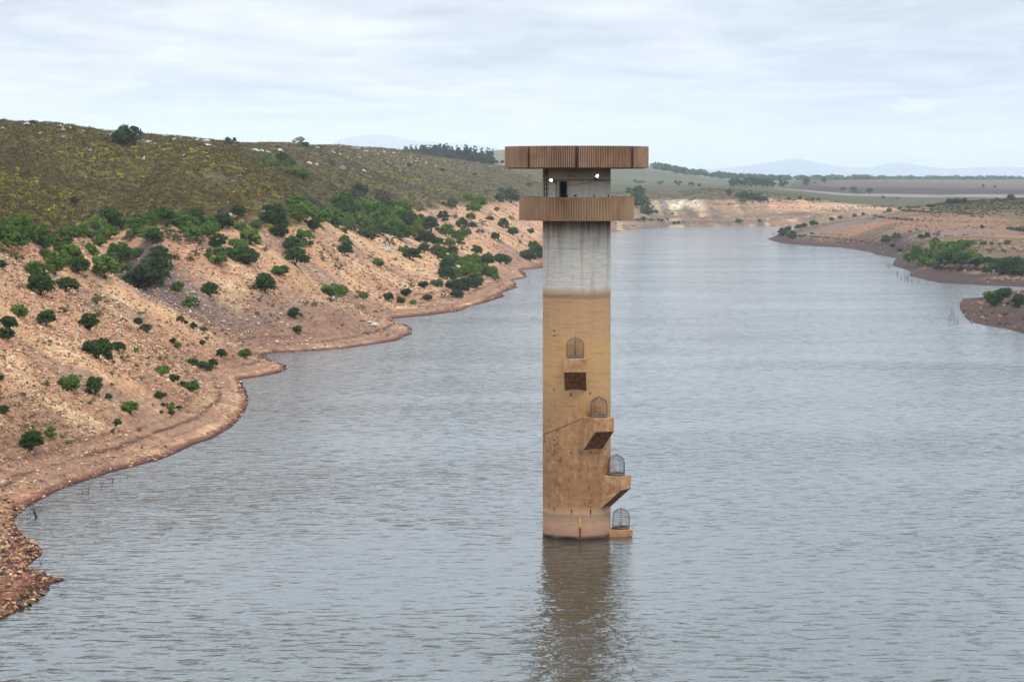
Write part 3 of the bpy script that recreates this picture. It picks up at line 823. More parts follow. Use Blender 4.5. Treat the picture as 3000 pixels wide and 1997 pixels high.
# tie bolts with rust runs
def bolt(pxx, pyy, run_):
    d = (pxx-1689.5)/43.6
    if abs(d) > RS*0.985: d = math.copysign(RS*0.985, d)
    t = math.asin(d/RS); z = 24-(pyy-533)/43.6
    mb = MB(); mb.tube([ang(t, RS-0.03, z), ang(t, RS+0.025, z)], 0.055, 8)
    if run_ > 0:
        w_ = 0.035/RS
        vs = [ang(t-w_, RS+0.003, z), ang(t+w_, RS+0.003, z), ang(t+w_*0.4, RS+0.003, z-run_), ang(t-w_*0.4, RS+0.003, z-run_)]
        mb.add(vs, [(0, 3, 2, 1)])
    mb.build('tie_bolt', m_bolt, tower)
for x, y, r_ in [(1621.7,969,0),(1622,984,0),(1621,1141,0),(1671,1152,.12),(1669,1158,0),(1727,1150,.13),(1622,1289,0),(1594,1285,0),(1594,1298,0),(1622,1304,0),(1622,1321,.12),(1671.5,1324,.05),
                 (1728,1323,0),(1772.5,1318,0),(1622,1489,.22),(1671.5,1493,.30),(1728,1493,.38),(1772.5,1486,.25),(1728,1500,.1)]: bolt(x, y, r_)

# water gauge, yellow above red
m_yel, h, p = material('yellow_paint', lin(226,190,30), 0.6)
m_red, h, p = material('red_paint', lin(150,32,24), 0.7)
d = (1696.8-1689.5)/43.6; t = math.asin(d/RS)
mb = MB(); rect_on_wall(t-0.018, t+0.018, -1.0, 1.50, RS-0.01, RS+0.06, mb); gg = mb.build('water_gauge', m_red, tower)
mb = MB(); rect_on_wall(t-0.021, t+0.021, 0.86, 1.52, RS-0.01, RS+0.064, mb); mb.build('gauge_plate', m_yel, gg)
for z in (0.08, 0.28, 0.50, 0.70):
    mb = MB(); rect_on_wall(t-0.021, t+0.010, z, z+0.08, RS-0.01, RS+0.064, mb); mb.build('gauge_mark', m_black, gg)

# ------------------------------------------------------------------ plants: shared meshes
def leaf_mat(name, c0, c1):
    m, h, p = material(name, rough=0.75, spec=0.15)
    at = h.n('ShaderNodeAttribute', attribute_name='tone').outputs['Fac']
    rnd = h.n('ShaderNodeObjectInfo').outputs['Random']
    c = h.mix(at, tuple(0.62*v for v in c0), tuple(0.70*v for v in c1))
    c = h.mix(1.0, c, h.ramp(rnd, [(0.0, (0.66, 0.74, 0.72)), (0.4, (0.95, 0.97, 0.9)), (0.7, (1.1, 1.08, 1)), (1.0, (1.5, 1.25, 1.05))]), 'MULTIPLY')
    h.link(c, p.inputs['Base Color'])
    return m
m_leaf_d = leaf_mat('dark_leaves', (0.014, 0.036, 0.006), (0.048, 0.095, 0.014))
m_leaf_g = leaf_mat('green_leaves', (0.042, 0.092, 0.008), (0.124, 0.205, 0.026))
m_leaf_y = leaf_mat('olive_leaves', (0.060, 0.078, 0.024), (0.150, 0.160, 0.060))
m_leaf_s = leaf_mat('grey_twigs', (0.050, 0.046, 0.036), (0.110, 0.096, 0.078))
m_leaf_p = leaf_mat('pine_needles', (0.010, 0.022, 0.012), (0.028, 0.052, 0.026))
m_bark, h, p = material('bark', lin(74,58,48), 0.95)
m_deadwood, h, p = material('bleached_deadwood', lin(58,50,52), 0.95)


def crown_mesh(name, mat, seed, n, form='dome', leaf=0.055, clumps=18, hgt=0.72, base=0.16, jitter=0.16):
    """leaf-sized faces gathered in clumps; the crown is 1 wide"""
    g = np.random.default_rng(seed)
    cs = []
    while len(cs) < clumps:
        a = g.uniform(0, 2*math.pi); r = math.sqrt(g.uniform(0, 1))*0.40; t = g.uniform(0, 1)
        if form == 'dome': top = base+(hgt-base)*math.sqrt(max(0, 1-(r/0.47)**2)); z = base+0.05+(top-base-0.05)*t**0.6
        elif form == 'cone': r *= (1-0.85*t); z = base+(hgt-base)*t
        elif form == 'loose': r *= 1.1; z = base+(hgt-base)*t*g.uniform(.5, 1)
        cs.append((r*math.cos(a), r*math.sin(a), z, g.uniform(0.09, 0.17)*(0.8 if form == 'loose' else 1)*(1-0.4*t if form == 'cone' else 1)))
    cs = np.array(cs); ci = g.integers(0, clumps, n)
    d = g.normal(size=(n, 3)); d /= np.linalg.norm(d, axis=1)[:, None]
    d[:, 2] = np.where(d[:, 2] < -0.35, -d[:, 2], d[:, 2])
    rad = cs[ci, 3]*(0.55+0.5*g.uniform(0, 1, n)**0.6)*np.where(g.uniform(0, 1, n) < 0.14, g.uniform(1.0, 1.55, n), 1.0)
    pos = cs[ci, :3]+d*rad[:, None]*np.array((1.0, 1.0, 0.85))
    pos[:, 2] = np.maximum(pos[:, 2], 0.04)
    nrm = d+g.normal(size=(n, 3))*0.55; nrm /= np.linalg.norm(nrm, axis=1)[:, None]
    tt = np.cross(nrm, g.normal(size=(n, 3))); tt /= np.linalg.norm(tt, axis=1)[:, None]
    bt = np.cross(nrm, tt)
    L = leaf*g.uniform(0.6, 1.4, n)[:, None]
    q = np.stack([pos-tt*L, pos-bt*L*0.55+nrm*L*.1, pos+tt*L, pos+bt*L*0.55-nrm*L*.1], 1).reshape(-1, 3)
    tone = np.clip(g.normal(0.5, 0.22, n)+(cs[ci, 3]-0.13)*2, 0, 1)
    f = np.arange(4*n).reshape(n, 4)
    return mesh_np(name, q, f, 4, mat, False, {'tone': ('FLOAT', np.repeat(tone, 4))})


def trunk_mesh(name, seed, hgt=0.4, stems=3, rad=0.028, straight=False):
    g = np.random.default_rng(seed); mb = MB()
    for k in range(stems):
        a = g.uniform(0, 2*math.pi); sp_ = 0.03 if straight else g.uniform(0.10, 0.24)
        x1, y1 = sp_*math.cos(a), sp_*math.sin(a)
        h_ = hgt*g.uniform(0.85, 1.1)
        mb.tube([(0.02*math.cos(a), 0.02*math.sin(a), -0.12), (x1*0.25, y1*0.25, h_*0.35), (x1*0.7, y1*0.7, h_*0.72), (x1, y1, h_)], [rad, rad*.85, rad*.6, rad*.3], 6)
        for j in range(2):
            b = a+g.uniform(-1.1, 1.1); l = g.uniform(0.10, 0.2)
            mb.tube([(x1*0.55, y1*0.55, h_*0.58), (x1*0.6+l*math.cos(b)*.6, y1*0.6+l*math.sin(b)*.6, h_*0.8), (x1*.6+l*math.cos(b), y1*.6+l*math.sin(b), h_*1.02)], [rad*.5, rad*.35, rad*.15], 5)
    me = bpy.data.meshes.new(name); me.from_pydata(mb.v, [], mb.f); me.polygons.foreach_set('use_smooth', mb.sm); me.update(); me.materials.append(m_bark)
    return me


LIB = {}
LIB['d'] = [(crown_mesh('dense_crown', m_leaf_d, 10+i, 3600, 'dome', 0.040, 28+4*i, (0.74, 0.66, 0.80, 0.62, 0.70, 0.86)[i], (0.03, 0.10, 0.02, 0.05, 0.12, 0.04)[i]), trunk_mesh('trunk', 30+i, 0.36)) for i in range(6)]
LIB['g'] = [(crown_mesh('green_crown', m_leaf_g, 50+i, 3300, 'dome', 0.042, 26+4*i, (0.70, 0.60, 0.76, 0.66, 0.55, 0.68)[i], (0.02, 0.04, 0.08, 0.02, 0.03, 0.05)[i]), trunk_mesh('trunk', 60+i, 0.34, 4, .02)) for i in range(6)]
LIB['y'] = [(crown_mesh('sparse_crown', m_leaf_y, 70+i, 620, 'loose', 0.040, 13, (0.74, 0.66, 0.85, 0.7)[i], 0.08), trunk_mesh('trunk', 80+i, 0.55, 5, .014)) for i in range(4)]
LIB['s'] = [(crown_mesh('twiggy_crown', m_leaf_s, 90+i, 1100, 'dome', 0.035, 16, (0.6, 0.5)[i], 0.08), trunk_mesh('trunk', 95+i, 0.45, 5, .014)) for i in range(2)]
LIB['t'] = [(crown_mesh('tree_crown', m_leaf_d, 110+i, 2600, 'dome', 0.038, 17+3*i, (0.92, 0.80, 1.0)[i], 0.10), trunk_mesh('trunk', 120+i, 0.62, 3, .034)) for i in range(3)]
LIB['p'] = [(crown_mesh('pine_crown', m_leaf_p, 130+i, 1500, ('cone', 'dome', 'cone', 'dome')[i], 0.052, 20, (1.6, 1.25, 1.45, 1.15)[i], (0.3, 0.45, 0.4, 0.4)[i]), trunk_mesh('trunk', 140+i, 0.9, 1, .035, True)) for i in range(4)]

SIZEW = ['tiny', 'small', 'middling', 'large', 'huge']
ORD = 'first second third fourth fifth sixth seventh eighth ninth tenth eleventh twelfth thirteenth fourteenth fifteenth sixteenth seventeenth eighteenth nineteenth twentieth twenty-first twenty-second twenty-third twenty-fourth twenty-fifth twenty-sixth twenty-seventh twenty-eighth twenty-ninth thirtieth thirty-first thirty-second thirty-third thirty-fourth thirty-fifth'.split()
LOOK = {'d': ('dark green bush', 'dark green bushes'), 'g': ('fresh green bush', 'fresh green bushes'), 'y': ('pale olive shrub', 'pale olive shrubs'),
        's': ('grey twiggy shrub', 'grey twiggy shrubs'), 't': ('dark round tree', 'dark round trees'), 'p': ('dark pine', 'dark pines')}
NAME = {'d': ('bush', 'bush'), 'g': ('bush', 'bush'), 'y': ('shrub', 'shrub'), 's': ('shrub', 'shrub'), 't': ('tree', 'tree'), 'p': ('pine_tree', 'tree')}


def plant(kind, loc, width, sc_z=1.0, label='', group=None):
    cm, tm = random.choice(LIB[kind])
    nm, cat = NAME[kind]
    o = link(nm, None, loc=loc, label=label, cat=cat, group=group)
    o.rotation_euler = (0, 0, random.uniform(0, 6.28)); o.scale = (width, width*random.uniform(0.85, 1.15), width*sc_z)
    link('crown', cm, o); link('trunk', tm, o)
    return o


def zone(where, group, origin, scale, items, shared=None, ymin=0, sink=0.06, ymax=0):
    """items: (crop x, crop y of the foot, crop width, kind[, own label])"""
    by = {}
    for it in items: by.setdefault(it[3], []).append(it)
    for kind, L in by.items():
        L.sort(key=lambda t: t[0])
        own = [t for t in L if len(t) > 4]; rest = [t for t in L if len(t) <= 4]
        for i, t in enumerate(own+rest):
            x, y = origin[0]+t[0]/scale, origin[1]+t[1]/scale
            g = ground_at(x, y, ymin)
            while ymax and g[1] > ymax and y < 1400:
                y += 1.0; g = ground_at(x, y, ymin)
            wid = t[2]/scale*g[1]/F*(0.86 if origin == C8 else 1.03 if shared or 'near spur' in where and 'crowding' in where else 1.0)
            if len(t) > 4: lab = t[4]
            elif shared: lab = shared.format(LOOK[kind][0])
            elif len(rest) == 1: lab = 'lone %s %s' % (LOOK[kind][0], where)
            else: lab = '%s from left of the %s %s' % (ORD[i-len(own)], LOOK[kind][1], where)
            plant(kind, (g[0], g[1], g[2]-sink*wid), wid*(1.22 if kind in 'dgt' else 1.1), random.uniform(0.86, 1.08), lab, group)


C1, S1 = (0, 300), 2.614
C2, S2 = (700, 350), 2.356
C3, S3 = (0, 750), 2.412
C8, S8 = (1800, 430), 1.963
C9, S9 = (1780, 440), 3.8
C10, S10 = (2400, 440), 3.733
C6, S6 = (1100, 400), 4.53

zone('scattered on the upper scrub hillside', 'bushes on the scrub hillside', C1, S1, [
 (975,340,205,'d','big dark bush below the hill crest beside the white rocks'), (1768,328,75,'t','small dark tree standing alone against the sky on the hill crest'),
 (563,785,72,'d','small round dark bush halfway up the scrub hill'), (1830,862,95,'d','neat round dark bush at the foot of the scrub hill beside pale rocks'),
 (1010,755,45,'y'), (705,862,60,'s'), (400,770,60,'y'), (800,305,50,'g'), (1830,340,40,'s'), (250,180,60,'d','low dark bush tucked among the white rocks at the hill crest'), (95,830,50,'s')], ymax=930)
zone('in the patch among hillside rocks', 'bush patch on the hillside', C2, S2, [
 (190,300,80,'g'), (235,325,90,'g'), (300,300,90,'d'), (345,320,90,'g'), (330,375,80,'g'), (370,390,95,'g'), (445,418,100,'g'), (410,385,90,'g'), (640,320,60,'s'), (730,355,50,'s')])
zone('on the far open hillside', 'bushes on the far open hillside', C2, S2, [
 (1175,327,32,'d'), (1405,360,30,'d'), (1145,377,22,'g'), (1625,387,25,'d'), (1612,445,30,'s'), (2005,465,42,'d'), (2010,400,30,'g'), (1705,503,22,'g'), (1415,592,32,'d'), (1270,480,26,'d'), (980,390,24,'g')])
zone('', 'green belt along the top of the near rock bank', C1, S1, [
 (80,990,150,'g'),(180,960,130,'g'),(120,1090,190,'g'),(60,1100,120,'g'),(290,1080,160,'g'),(330,1110,150,'g'),(420,1080,110,'y'),(550,1060,150,'g'),(640,1040,120,'g'),(760,990,140,'g'),
 (850,965,180,'d'),(920,960,110,'g'),(830,1045,150,'g'),(760,1100,110,'g'),(1040,1010,150,'g'),(1150,965,120,'g'),(1240,905,160,'g'),(1330,930,130,'g'),(1140,1045,170,'g'),(1290,1040,140,'y'),
 (1180,1080,120,'d'),(1360,1060,110,'y'),(1440,990,150,'g'),(1500,935,140,'d'),(1590,960,140,'g'),(1700,965,150,'d'),(1620,1000,130,'g'),(1450,1080,110,'y'),(1530,1090,90,'y'),(1480,1045,150,'g'),
 (1580,1020,120,'g'),(700,1035,110,'g'),(980,960,110,'g'),(1390,930,110,'g'),(210,1035,130,'g'),(480,1035,100,'g'),(1000,1060,100,'s'),(720,980,80,'s'),(1280,960,90,'s'),(10,1050,120,'g'),(1060,930,80,'d')],
 'dense {} in the green belt along the top of the near rocky bank')
zone('just under the green belt', 'bushes just under the green belt', C1, S1, [
 (1670,1110,130,'d'),(1750,965,80,'g'),(1920,1087,140,'g'),(1845,992,90,'g'),(1960,962,80,'g'),(2050,925,110,'d'),(1800,1100,90,'g'),(1840,1160,110,'g'),(1760,1185,110,'g'),
 (1895,1240,150,'d'),(1650,1230,160,'g'),(1460,1215,90,'y'),(1500,1180,90,'y'),(1340,1205,110,'y'),(1210,1222,170,'d'),(1060,1180,100,'g'),(910,1235,180,'g'),(900,1140,150,'y')])
zone('crowding the top of the near spur', 'bushes crowding the top of the near spur', C1, S1, [
 (700,1170,110,'g'),(480,1150,140,'g'),(520,1232,190,'g'),(400,1235,120,'g'),(130,1212,140,'y'),(340,1172,90,'g'),(10,1275,90,'d'),(270,1330,150,'g'),(420,1322,150,'g'),(610,1315,150,'d'),(800,1345,210,'g'),
 (310,1478,190,'d','broad dark bush with a short trunk, left of the pair on the near spur'),(510,1450,150,'d','rounded dark bush with trunk, right of the pair on the near spur'),
 (1040,1422,180,'d','dark bush at the head of the grey gully, lower of two'),(1175,1402,250,'d','largest dark bush at the head of the grey gully'),(150,1432,70,'y'),(740,1545,150,'y'),(960,1290,90,'g'),(590,1250,110,'g')], None)
zone('on the bank between the two spurs', 'bushes on the bank between the spurs', C1, S1, [
 (1360,1455,100,'g'),(1610,1492,135,'d'),(1460,1562,105,'g'),(2030,1455,155,'d','spreading dark bush on the stony bank beside a paler shrub'),(1940,1432,95,'y'),(1990,1520,70,'y'),(1235,1080+160,50,'y')])
zone('', 'green belt along the middle of the bank', C2, S2, [
 (400,625,130,'g'),(470,615,150,'s'),(720,595,120,'g'),(800,575,130,'s'),(990,590,160,'s'),(1000,640,120,'d'),(830,655,150,'g'),(920,655,130,'g'),(1120,655,140,'g'),(690,675,130,'d'),(600,655,110,'g'),
 (540,715,180,'g'),(450,705,150,'g'),(390,685,120,'g'),(640,725,150,'g'),(740,685,120,'d'),(800,762,180,'g'),(840,802,160,'y'),(740,785,120,'y'),(980,705,160,'g'),(1080,705,160,'g'),(1160,705,120,'g'),
 (960,752,150,'g'),(1050,772,150,'g'),(1140,762,150,'d'),(1200,742,100,'g'),(910,828,95,'d'),(990,802,100,'d'),(1120,838,140,'g'),(1220,832,110,'g'),(900,610,110,'s'),(1060,650,110,'g'),(680,745,120,'g'),
 (580,700,120,'s'),(780,700,100,'g'),(500,760,90,'d'),(870,770,110,'g')], 'dense {} in the green belt running down the middle of the bank')
zone('on stones under the middle belt', 'bushes on the stones under the middle belt', C2, S2, [
 (840,535,98,'d','round dark bush above the middle belt at the foot of the scrub'),(740,542,30,'d'),(1040,872,90,'y'),(240,732,170,'d'),(280,807,118,'d'),(120,747,72,'g'),(515,765,80,'d'),(70,862,130,'g'),(45,997,150,'d','dark bush on a short trunk beside the paler rounded bush'),
 (375,907,130,'d'),(445,862,140,'g'),(385,1003,160,'d','wide flat-topped dark bush lowest of its stack of three'),(740,882,95,'g'),(730,938,102,'d'),(580,980,62,'y'),(565,935,60,'y'),(280,1065,110,'g'),(690,1042,80,'y'),(960,1012,72,'g'),(680,985,50,'y'),(180,910,70,'y'),
 (1275,1160,65,'d'),(1080,975,50,'y'),(650,880,50,'y')])
zone('on the flat behind the middle spur', 'bushes on the flat behind the middle spur', C2, S2, [
 (640,1222,140,'g'),(700,1235,100,'g'),(860,1238,72,'g'),(1030,1250,68,'d'),(1115,1267,52,'d'),(1200,1272,54,'g'),(1155,1218,70,'d'),(1300,1248,68,'d'),(820,1200,40,'y'),(805,1230,40,'y'),(850,1305,50,'y'),(1190,1160,60,'y'),(1415,1230,50,'y'),(970,1175,50,'y'),(945,1330,30,'y')])
zone('on the middle spur near the water', 'bushes on the middle spur', C2, S2, [
 (385,1368,90,'d','dark bush with a bare stem on the middle spur, uphill of a smaller one'),(405,1472,66,'d','small dark bush alone near the water on the middle spur'),(130,1347,40,'y'),(222,1362,50,'y'),(270,1380,40,'y'),(430,1362,40,'y'),(505,1370,30,'y'),(520,1285,60,'y'),(575,1285,40,'y'),(460,1285,50,'y'),(630,1262,80,'y'),(715,1428,30,'y')])
zone('on the slope left of the tower', 'bushes on the stony slope left of the tower', C2, S2, [
 (1140,922,82,'g'),(1200,973,120,'d'),(1290,862,110,'d'),(1280,922,82,'d'),(1375,938,110,'d'),(1380,872,80,'d'),(1450,883,72,'g'),(1410,977,82,'g'),(1330,772,120,'d'),(1300,742,100,'g'),(1250,712,70,'d'),(1440,812,100,'g'),(1510,832,82,'g'),(1525,862,62,'g'),
 (1410,703,72,'d'),(1470,622,80,'g'),(1490,682,60,'y'),(1560,802,72,'g'),(1540,752,80,'d'),(1610,752,62,'d'),(1600,692,62,'g'),(1620,642,90,'g'),(1665,793,62,'s'),(1680,732,62,'y'),(1640,922,68,'d'),(1470,930,70,'d'),(1540,905,40,'y'),(1575,890,30,'y'),(1250,640,70,'y')])
zone('on the highest stones beside the tower', 'bushes on the higher stones left of the tower', C2, S2, [
 (1660,595,90,'g'),(1580,562,72,'g'),(1800,572,60,'d'),(1875,573,115,'d','widest dark bush at the top of the stones left of the tower'),(1920,560,60,'s'),(1810,507,52,'d'),(1780,637,42,'g'),(1825,752,66,'d'),(1890,802,70,'d'),(1770,832,58,'d'),(2015,787,50,'d'),(1955,812,32,'y'),(1880,692,50,'y'),(1715,692,60,'y'),(1800,852,50,'y'),(1870,760,44,'y'),(1740,700,40,'d'),(1990,560,50,'y')])
zone('', 'thicket on the point left of the tower', C2, S2, [
 (1490,992,90,'g'),(1440,1042,100,'d'),(1430,1102,110,'d'),(1540,1012,110,'g'),(1620,1002,100,'g'),(1600,1082,120,'g'),(1680,1072,110,'g'),(1700,1012,100,'d'),(1740,1082,100,'g'),(1490,1182,120,'d'),(1560,1182,110,'d'),(1620,1162,100,'d'),
 (1500,1228,80,'d'),(1370,1152,80,'g'),(1640,1132,90,'g'),(1720,972,60,'d'),(1770,1112,52,'g'),(1540,1080,100,'g'),(1490,1110,90,'g')], '{} in the thicket on the low point left of the tower')
zone('at the waterside right against the tower', 'bushes at the waterside against the tower', C2, S2, [
 (1810,1003,92,'d'),(1850,985,62,'d'),(1980,962,82,'d'),(2050,937,92,'d'),(2010,975,72,'d'),(2080,965,62,'d'),(2030,897,72,'g'),(1935,850,50,'y'),(1850,990,50,'g')])
zone('on the near spur slope', 'bushes on the near spur slope', C3, S3, [
 (130,432,115,'g'),(60,512,115,'d','dark bush above its paler twin at the edge of the near slope'),(40,588,115,'d'),(325,492,115,'d','isolated round bush below the broad pair on the near spur'),(455,412,95,'y'),(690,432,95,'y'),(630,528,122,'d','isolated round dark bush uphill of the large black-green one'),
 (985,480,45,'d'),(975,478,55,'d'),(1030,538,82,'d'),(1275,467,52,'d'),(1315,482,32,'d'),(1365,517,62,'d'),(1440,533,52,'g'),(1515,557,27,'g'),(1430,625,48,'d'),(1460,592,62,'y'),(1220,613,42,'d'),(1255,650,52,'g'),(1360,627,30,'y'),(985,415,40,'y'),
 (690,725,200,'d','large black-green bush with a leaning trunk in the middle of the near spur'),(830,668,102,'d','rounded bush touching the right side of the large black-green bush'),(770,738,54,'d'),(960,683,42,'g'),(880,745,80,'y'),(960,785,54,'y'),(1050,732,62,'y'),(1130,740,62,'y'),(1170,735,52,'y'),(350,612,52,'y'),(800,770,50,'s')])
zone('on the slope above the near beach', 'bushes on the lower near slope', C3, S3, [
 (1140,838,112,'g'),(1230,888,74,'d'),(1290,918,54,'d'),(1360,960,92,'g'),(1000,880,52,'y'),(840,857,40,'y'),(790,840,50,'y'),(330,915,92,'y'),(490,945,155,'g','wide loose green bush on the lower near slope'),(670,982,125,'d','dense dark bush right of the wide loose green one'),(640,1045,70,'y'),(765,1015,52,'g'),
 (570,858,42,'y'),(790,918,54,'y'),(1360,775,72,'d'),(1430,803,72,'d'),(1500,783,72,'d'),(1480,815,52,'d'),(1565,714,62,'d'),(1645,714,27,'y'),(1735,719,82,'g'),(1130,1008,72,'d'),(1200,1083,72,'g'),(1150,1060,32,'d'),(1265,1080,42,'d'),(1140,1115,32,'d'),(1210,1120,42,'d'),
 (920,1108,102,'g','loose green bush with a slanting stem above the beach'),(830,1203,52,'d'),(800,1245,60,'y'),(985,1235,52,'y'),(350,1268,84,'g'),(480,1325,62,'y'),(220,1375,152,'d','broad green bush lowest on the near slope, just above the beach'),(25,1115,85,'d','dark bush cut by the photo edge on the lower near slope'),(5,875,50,'d'),(230,1215,30,'g'),(180,1210,40,'y'),(240,925,30,'s'),(160,995,50,'s')])

# right bank, peninsula and far shore
zone('along the far peninsula crest', 'bushes along the peninsula crest', C8, S8, [
 (970,512,60,'d'),(1025,532,56,'d'),(1000,487,44,'d'),(1060,470,44,'d'),(1090,458,40,'d'),(1140,447,42,'d'),(1165,440,26,'d'),(1250,418,30,'g'),(1300,408,30,'g'),(1380,385,30,'g'),(1430,372,26,'g'),(1580,365,34,'g'),(1640,357,26,'d'),(1690,352,22,'d')], ymax=1180)
zone('', 'green thicket on the peninsula shore', C8, S8, [
 (1700,662,80,'g'),(1740,642,90,'g'),(1800,642,100,'g'),(1850,604,100,'g'),(1900,622,110,'g'),(1960,602,110,'g'),(2010,582,90,'g'),(1950,662,130,'g'),(2050,642,100,'g'),(1840,692,90,'g'),(1900,682,90,'d'),(2000,692,110,'d'),(2080,692,80,'d'),
 (2100,665,70,'g'),(1780,680,80,'g'),(1870,655,90,'g')], '{} in the bright thicket on the peninsula shore across the water')
zone('', 'dark bushes along the right edge of the peninsula shore', C8, S8, [
 (2150,682,70,'d'),(2200,692,92,'d'),(2260,682,90,'d'),(2320,692,92,'d'),(2240,732,102,'d'),(2300,737,112,'d'),(2345,742,92,'d'),(2140,732,60,'d'),(2180,705,60,'g')], '{} in the dark clump at the right edge of the peninsula shore')
zone('on the bare middle of the peninsula', 'bushes on the bare middle of the peninsula', C8, S8, [
 (1880,572,52,'g'),(1845,552,38,'d'),(1800,527,42,'d'),(1760,532,42,'d'),(1860,515,62,'y'),(1740,485,42,'y'),(1790,462,32,'y'),(2115,468,26,'d'),(2235,605,60,'y'),(2160,613,50,'y'),(2260,563,42,'g'),(2120,563,42,'g'),(2060,563,50,'g'),(2170,563,32,'g'),(2300,592,32,'y'),
 (1640,603,32,'d'),(1600,578,32,'d'),(1560,558,66,'g'),(1620,534,62,'g'),(1700,500,40,'y'),(1135,505,22,'d'),(2215,575,40,'y'),(1935,575,40,'d'),(1690,572,30,'y')])
zone('on the olive top of the peninsula', 'bushes on the olive top of the peninsula', C8, S8, [
 (1965,333,62,'d'),(1925,333,44,'d'),(1810,348,28,'d'),(2010,325,40,'d'),(2120,318,40,'s'),(2200,312,40,'s'),(2280,310,50,'d'),(2110,340,30,'g'),(2290,345,40,'s')])
zone('on the small red spit at the right', 'bushes on the small right spit', C8, S8, [
 (2180,915,100,'d'),(2230,878,100,'d'),(2150,872,60,'g'),(2325,925,84,'d'),(2350,905,70,'d'),(2260,850,60,'d')])
zone('', 'bushes in the gully beside the white bank', C9, S9, [
 (240,475,70,'g'),(350,500,110,'d'),(330,560,120,'d'),(390,580,110,'d'),(350,620,120,'d'),(410,640,110,'d'),(430,700,110,'d'),(460,720,90,'d'),(400,690,90,'d'),(300,540,90,'g')], '{} packed in the gully beside the white cut bank')
zone('on the far eroded bank above the water', 'bushes on the far eroded bank', C9, S9, [
 (505,640,42,'s'),(540,705,44,'d'),(565,790,36,'d'),(605,800,42,'d'),(665,780,30,'g'),(740,822,44,'d'),(790,820,40,'d'),(720,720,32,'d'),(630,715,30,'s'),(1450,805,60,'g'),(1490,800,40,'g'),(1690,798,36,'d'),(400,800,90,'s'),(480,790,60,'s'),(330,790,50,'s')])
zone('along the lip of the far bank', 'bushes along the lip of the far bank', C9, S9, [
 (1460,530,80,'g'),(1530,560,110,'d'),(1600,550,110,'d'),(1670,560,100,'d'),(1740,578,80,'d'),(1500,575,70,'g'),(1920,570,30,'g'),(2020,552,38,'d'),(2145,545,42,'d'),(2220,560,42,'g'),(2285,565,46,'d'),(2350,560,30,'d')])
zone('on the far plateau', 'trees on the far plateau', C9, S9, [
 (1358,502,84,'t','tall dark tree standing alone above the eroded far bank'),(300,362,34,'t'),(335,370,60,'s'),(385,370,60,'s'),(590,388,60,'t'),(560,385,30,'s'),(785,395,72,'t'),(930,408,64,'t'),(1020,410,36,'t'),(1960,415,92,'t'),(2215,398,82,'t'),(2300,375,26,'t'),(1935,410,40,'t')])
zone('', 'dark grove on the far plateau', C9, S9, [
 (1400,412,90,'t'),(1470,412,100,'t'),(1540,410,110,'t'),(1600,410,110,'t'),(1660,412,100,'t'),(1720,412,110,'t'),(1780,414,110,'t'),(1840,416,80,'t'),(1570,400,90,'t'),(1690,402,90,'t'),(1500,405,80,'t'),(1750,404,90,'t')], '{} in the dense grove on the far plateau')
zone('on the purple brown far ridge', 'trees on the purple brown far ridge', C10, S10, [
 (62,362,76,'t'),(260,450,50,'t'),(375,470,70,'t'),(550,478,70,'t'),(430,478,50,'s'),(1790,408,42,'t'),(1925,418,40,'t'),(700,530,36,'d'),(860,535,24,'d')])

# pines on the skyline left of the tower
g_ = np.random.default_rng(3)
for k in range(120):
    x = 1148+300*(k+g_.uniform(0, 1))/120
    back = k % 2 == 0
    top = float(np.interp(x, [1140,1180,1220,1275,1320,1370,1385,1400,1440,1480], [441,433,430,427,430,433,436,441,444,458]))
    foot = float(np.interp(x, [1140,1300,1480], [444,466,492]))
    top += g_.uniform(-3, 4) if back else (foot-top)*g_.uniform(0.2, 0.75)
    Y = (1860 if back else 1640)+g_.uniform(-50, 50)
    X = (x-CX)/F*Y; z = float(zat(np.array([X]), np.array([Y]))[0])
    hh = max(4.0, (CZ-(top-HY)*Y/F)-z); wd = g_.uniform(5.5, 8.0)
    plant('p', (X, Y, z-0.5), wd, hh/1.36/wd, 'dark blue-green pine in the wood on the skyline left of the tower', 'pine wood on the skyline')
for x, y, h_, lab in [(1366,446,46,'tall round pine rising above the wood, right of two'),(1345,447,40,'tall round pine rising above the wood, left of two'),(1445,470,40,'pine standing clear at the right end of the pine wood'),(1455,488,34,'second pine at the right end of the pine wood'),(1470,492,12,'little pine at the right end of the pine wood'),(1473,490,42,'pine half hidden behind the tower roof ring')]:
    Y = 1640.0; X = (x-CX)/F*Y; z = float(zat(np.array([X]), np.array([Y]))[0])
    top = y-14
    hh = max(4.0, CZ-(top-HY)*Y/F-z); plant('p', (X, Y, z-0.4), min(hh/1.3*0.75, 7.5), hh/1.3/min(hh/1.3*.75, 7.5), lab, None)

